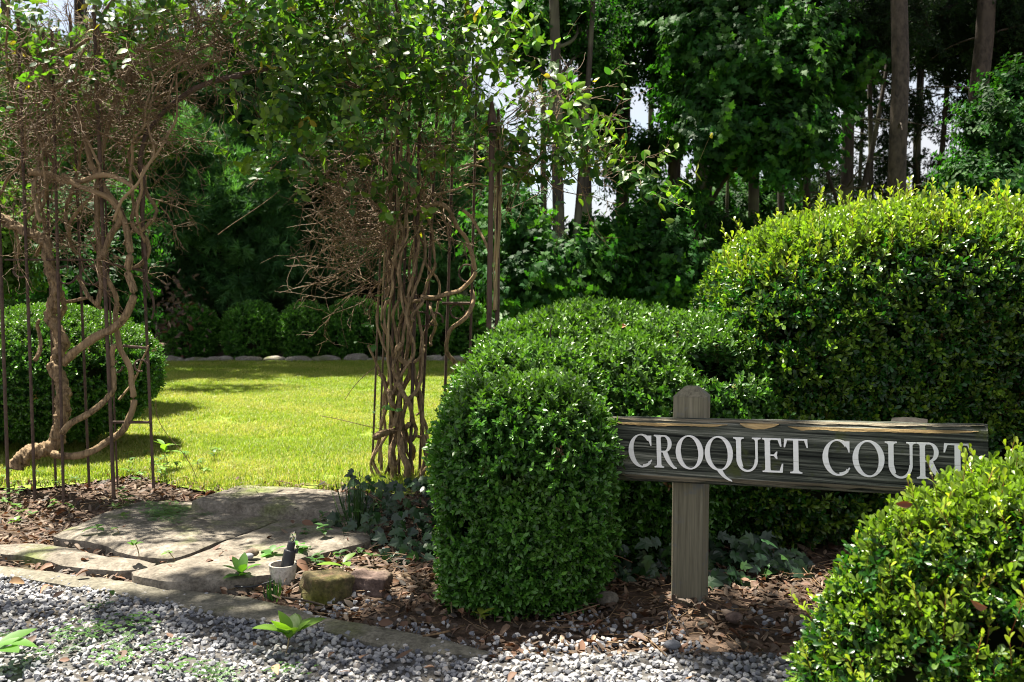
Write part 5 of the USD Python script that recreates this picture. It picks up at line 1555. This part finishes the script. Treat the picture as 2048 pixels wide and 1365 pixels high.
def clumps(blobs, seed, kind):
    """blobs: (centre, radii, n). Points in clustered clumps through each blob's volume, with gaps between the clumps."""
    g = np.random.default_rng(seed)
    P, C = [], []
    for c, rad, n in blobs:
        n = int(n * (1.7 if kind in ('maple', 'broad') and c[2] < 5.5 else 1.0))
        m = max(3, n // 34)
        cc = unit(g.normal(size=(m, 3))) * (g.random((m, 1)) ** 0.4)
        k = g.integers(0, m, n)
        flat = np.array([1, 1, 0.45]) if kind in ('pine', 'hemlock') else np.ones(3)
        p = cc[k] + g.normal(size=(n, 3)) * 0.20 * flat
        P.append(np.asarray(c) + p * np.asarray(rad)); C.append(p)
    return np.vstack(P), np.vstack(C)


def tree(name, label, foot, lean, height, r0, blobs, kind, seed, bark_m='tree_bark', group=None, limbs=6, scale=(0.8, 1.25), fork=None, top_r=0.25, stubs=0):
    """foot (x, y); lean: displacement of the top; blobs: crown masses."""
    z0 = float(zg(foot[0], foot[1]))
    t = thing(name, label, 'tree', (foot[0], foot[1], z0), group)
    g = np.random.default_rng(seed)
    f = np.array([foot[0], foot[1], z0 - 0.15]); e = f + np.array([lean[0], lean[1], height])
    k = 26
    s = np.linspace(0, 1, k)
    wob = np.cumsum(g.normal(size=(k, 3)) * np.array([0.012, 0.012, 0]) * height / 12, axis=0) * (0 if r0 > 0.3 else 1)
    P = f + (e - f) * s[:, None] + wob * np.sin(np.pi * s)[:, None]
    R = r0 * (1 - (1 - top_r) * s) * (1 + 0.35 * np.exp(-s * height / 0.35))
    part(t, 'trunk', tube(P, R, 14, lump=0.07, seed=seed), bark_m, smooth=True)
    if fork:
        for (h, dx, dy, hh, rr) in fork:
            i = int(h / height * k)
            q = P[i]
            part(t, 'limb', tube(spline([q, q + np.array([dx * .45, dy * .45, hh * .35]), q + np.array([dx, dy, hh])], 12), np.linspace(rr, rr * .4, 12), 9, lump=0.06, seed=seed + 3), bark_m, smooth=True)
    for b in blobs[:limbs]:
        c = np.asarray(b[0], float)
        i = int(np.clip((c[2] - z0 - 0.25 * np.linalg.norm(c[:2] - f[:2])) / height, 0.05, 0.95) * k)
        i = min(i, k - 2)
        q = P[i]
        mid = (q + c) / 2 + g.normal(size=3) * 0.12 + np.array([0, 0, 0.10])
        rr = min(R[i] * 0.45, 0.05)
        part(t, 'limb', tube(spline([q, mid, c + (c - q) * 0.25], 10), np.linspace(rr, rr * 0.25, 10), 6), bark_m, smooth=True)
    for k2 in range(stubs):
        i = int(g.uniform(0.03, 0.55) * k); q = P[i]
        a = g.uniform(0, 6.28); l_ = g.uniform(0.4, 1.6)
        d = np.array([math.cos(a), math.sin(a), g.uniform(-0.25, 0.25)])
        part(t, 'dead_limb', tube(spline([q, q + d * l_ * .5 + (0, 0, .03), q + d * l_ - (0, 0, 0.08 * l_)], 8), np.linspace(0.014, 0.004, 8), 5), bark_m, smooth=True)
    if blobs:
        pr, m, upness = KINDS[kind]
        p, c = clumps(blobs, seed + 1, kind)
        k3 = p[:, 2] > zg(p[:, 0], p[:, 1]) + 0.05
        p, c = p[k3], c[k3]
        n = len(p)
        ax = unit(c * np.array([1, 1, 0.3]) + np.array([0, 0, upness]) + g.normal(size=(n, 3)) * 0.45)
        scatter(t, 'crown', pr, p, frames_z(ax, seed + 2), g.uniform(*scale, n), g.integers(0, len(pr), n), m, smooth=True)
    return t


def bl(u, v, ru, rv, y, n, ry=None):
    c = at(u, v, y)
    return (c, (ru * y / 1900, ry if ry is not None else 0.5 * (ru + rv) * y / 1900, rv * y / 1900), n)


def canopy(x, y, z0, z1, rad, n):
    return ((x, y, (z0 + z1) / 2), (rad, rad, (z1 - z0) / 2), n)


def foot(u, y):
    return (float(at(u, 700, y)[0]), y)


def lean(u0, u1, y, h):
    """sideways displacement over height h when the trunk passes u0 at the ground and u1 at the top of the frame."""
    return ((u1 - u0) / 1900 * y * h / (575 / 1900 * y + EYE), 0.0)


W = 'trees of the wood'
tree('pine_tree', 'tall bare grey pine trunk, left of the two thick ones above the hedge', foot(1790, 10.0), lean(1790, 1787, 10, 15), 15, 0.105,
     [bl(1720, 60, 70, 40, 11.0, 90), bl(1830, 30, 60, 30, 11.0, 60), canopy(4.1, 11.2, 7.4, 13.5, 1.6, 500)], 'hemlock', 2001, 'pale_bark', stubs=16, limbs=0)
tree('pine_tree', 'tall grey pine trunk above the right part of the hedge', foot(1915, 11.0), lean(1908, 1936, 11, 15), 15, 0.125,
     [bl(1870, 20, 50, 30, 12, 60), bl(2010, 40, 50, 50, 11.5, 200), canopy(5.4, 12.2, 7.6, 14.5, 1.8, 600)], 'hemlock', 2002, 'pale_bark', stubs=16, limbs=0)
tree('maple_tree', 'maple with broad leaves spreading low over the boxwood mound and hedge', foot(1388, 11.5), lean(1388, 1402, 11.5, 12), 12, 0.085,
     [bl(1440, 110, 110, 100, 11, 330), bl(1565, 150, 110, 90, 10.8, 330), bl(1640, 80, 80, 80, 11.2, 230), bl(1480, 270, 95, 60, 10.6, 230), bl(1580, 290, 70, 50, 10.4, 150), bl(1690, 180, 45, 60, 11, 50), bl(1500, 20, 160, 50, 11.2, 300), bl(1420, 230, 40, 50, 11, 60), bl(1520, 345, 60, 22, 10.4, 60), canopy(2.3, 12.6, 6.6, 10.5, 1.6, 200)], 'maple', 2003, fork=[(2.4, 0.7, -0.3, 2.4, 0.05)], limbs=9)
tree('ivy_tree', 'dark ivy clad trunk in the middle of the wood', foot(1345, 12.5), lean(1345, 1343, 12.5, 13), 13, 0.10,
     [bl(1344, 60, 24, 70, 12.4, 260, 0.18), bl(1340, 170, 24, 60, 12.4, 220, 0.18), bl(1322, 300, 36, 44, 12.3, 100), bl(1295, 30, 34, 44, 12.4, 90), canopy(2.1, 13.2, 7.2, 12.0, 1.4, 220)], 'broad', 2004, limbs=2)
tree('broadleaf_tree', 'dark trunk left of the ivy clad trunk, with sky between them', foot(1238, 13.0), lean(1236, 1242, 13, 13), 13, 0.10,
     [bl(1240, 90, 30, 100, 13, 240), bl(1180, 40, 60, 50, 13, 190), bl(1195, 200, 30, 40, 13, 60), bl(1240, 270, 30, 40, 13, 70), bl(1270, 330, 40, 50, 13, 120), bl(1100, 50, 50, 50, 13.2, 130), canopy(1.3, 13.8, 7.4, 12.0, 1.4, 220)], 'broad', 2005, limbs=5)
tree('broadleaf_tree', 'pair of leaning trunks behind the sunlit vine spray', foot(1128, 10.5), lean(1136, 1100, 10.5, 11), 11, 0.075,
     [bl(1060, 40, 50, 50, 11, 110), bl(1130, 30, 50, 40, 11, 120), bl(1050, 130, 24, 30, 11, 35), bl(1190, 110, 30, 60, 11, 70), canopy(0.4, 11.6, 6.8, 10.5, 1.2, 180)], 'broad', 2006, fork=[(0.5, 0.35, 0.1, 4.5, 0.055)], limbs=4)
tree('broadleaf_tree', 'straight dark trunk right behind the sunlit vine spray', foot(1180, 11.5), lean(1180, 1160, 11.5, 12), 12, 0.085,
     [bl(1165, 60, 40, 60, 12, 120), bl(1150, 230, 24, 60, 12, 50), canopy(0.9, 13, 7.2, 11.5, 1.2, 180)], 'broad', 2007, limbs=3)
for u0, u1, y, rr, lab in ((1418, 1412, 13, .03, 'thin dark sapling trunk right of the forked maple'), (1449, 1452, 14, .03, 'slender dark trunk seen under the maple leaves'), (1500, 1498, 12.5, .085, 'thick black trunk under the maple leaves'), (1612, 1606, 13, .06, 'dark trunk between maple and bare sky gap'),
                           (1678, 1700, 12.5, .095, 'dark forked trunk against the sky above the hedge'), (1706, 1722, 14, .035, 'thin trunk just right of the forked dark one'), (1743, 1738, 13, .042, 'slim trunk beside the left tall grey pine'), (1850, 1880, 13, .045, 'slim leaning trunk between the two tall grey pines'),
                           (1236, 1244, 14, .045, 'slim trunk in front of the pale distance'), (1975, 1990, 13, .06, 'dark trunk at the right behind the evergreen shrub'), (1300, 1290, 15, .06, 'dark trunk deep in the wood above the boxwood mound'), (1560, 1556, 16, .07, 'black trunk deep in the wood below the maple'),
                           (1090, 1080, 15, .06, 'dark trunk deep in the wood beside the end pole')):
    f = foot(u0, y)
    k = int(u0)
    tree('forest_tree', lab, f, lean(u0, u1, y, 11), 11, rr, [canopy(f[0], y, 7.4, 11.0, 1.1, 110)], 'hemlock' if u0 > 1600 else 'broad', 2100 + k, stubs=12 if u0 > 1550 else 3, limbs=1,
         fork=[(1.9, 0.55, 0.1, 2.6, 0.05), (2.3, -0.5, 0, 1.6, 0.03)] if u0 == 1678 else None)

# conifers whose sparse flat boughs stand against the sky at the right
tree('hemlock_tree', 'hemlock with sparse flat boughs between the two tall pine trunks', foot(1825, 14.5), (0.1, 0), 13, 0.07,
     [bl(1840, 110, 70, 60, 14, 60), bl(1870, 250, 50, 50, 14, 36), bl(1830, 330, 70, 30, 14, 60), bl(1740, 270, 60, 50, 14, 36), bl(1700, 340, 70, 30, 14, 40), bl(1740, 150, 50, 40, 14, 70), bl(1860, 10, 80, 30, 14, 90), bl(1720, 20, 60, 30, 14, 90), canopy(6.2, 14.8, 7.6, 13, 2.0, 500)], 'hemlock', 2201, stubs=10, limbs=8)
tree('hemlock_tree', 'dark hemlock filling the right edge of the wood', foot(2060, 12.5), (0, 0), 13, 0.09,
     [bl(1990, 60, 70, 70, 12.5, 400), bl(2070, 160, 50, 90, 12.5, 300), bl(2080, 330, 60, 90, 12.5, 350), canopy(7.0, 12.8, 5.5, 13, 2.2, 500)], 'hemlock', 2202, limbs=4)
EV = [bl(2020, 290, 65, 70, 8.6, 300), bl(1960, 365, 50, 40, 8.5, 150), bl(2060, 200, 40, 60, 8.6, 170), bl(2010, 380, 80, 50, 8.4, 240), bl(2090, 330, 70, 120, 8.6, 260)]
tree('evergreen_shrub', 'big dark broad leaved evergreen shrub above the right end of the hedge', foot(2010, 8.7), (0, 0), 2.6, 0.05, EV, 'broad', 2203, limbs=5, scale=(0.7, 1.1))

# understorey below the canopy
US = [('leafy green understorey shrub behind the iron end pole', [bl(1040, 500, 60, 90, 10.2, 260), bl(1060, 575, 80, 40, 9.8, 230), bl(1010, 430, 36, 50, 10.3, 90)], 'maple', 10.2, 1045),
      ('low green understorey shrub between trunks behind the boxwood mound', [bl(1150, 560, 80, 50, 10.0, 260), bl(1200, 500, 40, 40, 10.6, 80)], 'maple', 10.2, 1160),
      ('understorey maple sapling behind the centre of the boxwood mound', [bl(1290, 500, 55, 80, 10.8, 280), bl(1330, 560, 80, 50, 10.4, 260), bl(1345, 420, 40, 50, 11, 120)], 'maple', 10.8, 1320),
      ('dark understorey shrub left of the tall hedge', [bl(1420, 560, 60, 60, 11.0, 200), bl(1460, 500, 70, 40, 12.0, 150)], 'broad', 11.2, 1430)]
for i, (lab, b, kd, y, u) in enumerate(US):
    tree('understorey_shrub', lab, foot(u, y), (0.1, 0), 1.6, 0.025, b, kd, 2300 + i * 11, limbs=3, scale=(0.7, 1.1))
# dark depth of the wood beyond
for i, (u, v, ru, rv, y, n, kd) in enumerate([(1480, 470, 120, 80, 17, 420, 'broad'), (1620, 470, 110, 60, 18, 380, 'hemlock'), (1760, 470, 110, 50, 18, 380, 'hemlock'), (1900, 450, 110, 60, 18, 380, 'hemlock'), (1360, 500, 70, 90, 17, 260, 'broad'), (2040, 440, 110, 90, 18, 380, 'hemlock'), (1090, 560, 90, 60, 18, 260, 'broad'), (1240, 560, 90, 50, 18, 240, 'broad'), (1440, 400, 60, 50, 18, 150, 'broad')]):
    lab = ['dark thicket deep in the wood under the maple', 'dark thicket deep in the wood right of the maple', 'dark thicket behind the left tall grey pine trunk', 'dark thicket between and behind the tall grey pine trunks', 'dark thicket behind the maple sapling', 'dark thicket at the right end of the wood', 'dim bushes beyond the vine spray', 'dim bushes beyond the slim trunks', 'dim leafy tree beyond the forked maple'][i]
    tree('thicket', lab, foot(u, y), (0, 0), 2.4, 0.04, [bl(u, v, ru, rv, y, n)], kd, 2400 + i * 9, limbs=2, scale=(1.1, 1.7))

# pines and shade behind the lawn at the left
PN = [(330, 21, [(330, 330, 90, 60), (360, 440, 90, 40), (300, 230, 90, 60), (350, 130, 110, 60), (330, 560, 80, 30)], 'soft needled pine nearest the left vine, beyond the lawn'),
      (470, 20, [(450, 430, 110, 34), (470, 330, 110, 40), (440, 520, 110, 26), (480, 230, 110, 50), (470, 110, 120, 70)], 'pine with drooping lit boughs seen through the arch opening'),
      (620, 21, [(600, 430, 110, 36), (620, 520, 110, 26), (620, 330, 110, 40), (600, 220, 120, 60), (620, 110, 120, 70)], 'pine seen through the right part of the arch opening'),
      (780, 21.5, [(770, 470, 110, 50), (780, 350, 110, 60), (790, 220, 110, 70), (790, 100, 120, 70)], 'dark pine behind the right vine stems'),
      (920, 21, [(900, 520, 90, 50), (920, 400, 70, 70), (890, 300, 40, 50)], 'pine behind the right side of the arch'),
      (180, 20, [(180, 330, 100, 70), (160, 450, 100, 50), (200, 560, 110, 40), (190, 200, 110, 70)], 'dark pine behind the left vine trunk'),
      (20, 20, [(20, 380, 120, 90), (30, 540, 120, 60), (20, 200, 120, 90)], 'dark pine at the left edge behind the vine')]
for i, (u, y, bs, lab) in enumerate(PN):
    f = foot(u, y)
    tree('pine_tree', lab, f, (0, 0), 14, 0.16, [bl(b[0], b[1], b[2], b[3], y - (2.3 if b[1] >= 300 else 0.4), 190, 0.8) for j, b in enumerate(bs)] + [canopy(f[0] - 2.0, 16.6, 8.0, 11.5, 1.1, 320)], 'pine', 2500 + i * 17, limbs=5, scale=(1.0, 1.7))
for i, (u, y, n) in enumerate([(300, 24, 420), (470, 24.5, 420), (640, 24, 420), (800, 24.5, 420), (120, 24, 420), (-60, 24, 420), (900, 24.5, 200)]):
    lab = ['dark hemlock filling behind the leftmost lit pine', 'dark hemlock behind the pine with drooping boughs', 'dark hemlock behind the pine in the right of the opening', 'dark hemlock behind the vine stems', 'dark hemlock behind the vine trunk', 'dark hemlock beyond the left frame edge', 'dark hemlock behind the rods of the right arch side'][i]
    f = foot(u, y)
    tree('hemlock_tree', lab, f, (0, 0), 7.5, 0.14, [((f[0], y, 1.0), (1.4, 0.8, 1.3), n), ((f[0], y, 3.4), (1.4, 0.8, 1.6), n), ((f[0], y, 5.6), (1.3, 0.9, 1.6), n // 2)], 'hemlock', 2600 + i * 17, limbs=3, scale=(1.6, 2.4))
# brush of dry leaves and the shrubs at the left behind the arch
b0 = at(345, 640, 15.9)
tree('dry_brush', 'heap of dry brown leafy brush in shade at left end of boxwood row', (b0[0], 15.9), (0, 0), 0.9, 0.03, [], 'broad', 2700)
P = np.array([at(345 + g.normal() * 28, 625 + g.normal() * 45, 15.7 + g.normal() * 0.3) for _ in range(260)])
scatter('/World/dry_brush', 'dead_leaves', FL, P, frames_z(unit(g.normal(size=P.shape)), 2701), g.uniform(0.06, 0.14, len(P)), g.integers(0, 12, len(P)), 'dry_leaf', smooth=True)
tree('laurel_shrub', 'glossy dark broad leaved shrub behind the left rods of the arch', foot(180, 9.2), (0, 0), 1.5, 0.03, [bl(150, 570, 110, 90, 9.2, 380), bl(240, 560, 60, 80, 9.4, 200), bl(90, 470, 100, 60, 9.4, 200), bl(210, 440, 80, 60, 9.6, 160), bl(150, 650, 90, 40, 9.0, 150)], 'broad', 2711, limbs=3, scale=(0.7, 1.1))
tree('bright_shrub', 'sunlit yellow green shrub at the left edge behind the arch', foot(10, 7.6), (0, 0), 1.6, 0.03, [bl(10, 540, 44, 90, 7.6, 150), bl(-60, 500, 70, 130, 7.6, 220), bl(40, 450, 40, 40, 7.8, 70)], 'lit', 2721, limbs=2, scale=(0.6, 0.9))
tree('young_tree', 'pale sunlit leafy tree seen through the left twig tangle', foot(190, 13.5), (0, 0), 6, 0.06, [bl(180, 280, 120, 110, 13.5, 240), bl(80, 180, 100, 100, 13.5, 200), bl(300, 200, 70, 80, 13.5, 120), bl(200, 80, 160, 70, 13.6, 200)], 'lit', 2731, limbs=4)

# trees whose boughs reach over the drive and lawn from the left, out of the frame, and dapple the ground
tree('overhanging_tree', 'tall maple at the left of the drive with boughs high overhead', (-6.6, 5.2), (0.6, 0), 10.5, 0.16,
     [((-3.9, 5.35, 6.9), (1.1, 0.42, 0.45), 210), ((-2.75, 5.45, 7.0), (0.65, 0.40, 0.4), 140), ((-1.15, 5.2, 7.1), (0.45, 0.32, 0.4), 70), ((-2.9, 6.3, 7.0), (0.8, 0.28, 0.35), 90), ((-5.4, 5.2, 7.0), (1.0, 0.6, 0.5), 60), ((-7.0, 3.6, 7.8), (1.5, 1.4, 1.0), 190), ((-7.4, 5.4, 9.4), (1.3, 1.0, 1.1), 200), ((-0.1, 5.2, 7.3), (0.6, 0.3, 0.35), 26)], 'maple', 2801, limbs=6)
tree('overhanging_tree', 'tall maple standing left of the lawn beyond the arch', (-9.5, 12.5), (0.3, 0), 11, 0.18,
     [((-9.5, 12.5, 7.0), (2.0, 1.8, 1.8), 420), ((-8.2, 13.8, 6.2), (1.6, 1.3, 1.1), 220), ((-10.4, 14.2, 8.0), (2.0, 2.0, 1.8), 400), ((-5.4, 12.6, 7.2), (1.4, 0.45, 0.5), 90), ((-9.4, 12.8, 10.0), (1.8, 1.8, 1.5), 300)], 'maple', 2811, limbs=4)

# far wooded slope beyond the gap in the trees
hx = np.linspace(-500, 700, 50); hy = np.linspace(240, 480, 12)
HX, HY = np.meshgrid(hx, hy, indexing='ij')
HZ = -9 + 26 * sm((HY - 240) / 200) * (0.75 + 0.5 * meshkit.fbm(np.stack([HX / 140, HY / 140, HX * 0], -1), 3, 9))
top('hill', (np.stack([HX, HY, HZ], -1).reshape(-1, 3), grid_faces(50, 12)), 'far_hill', kind='structure', smooth=True)
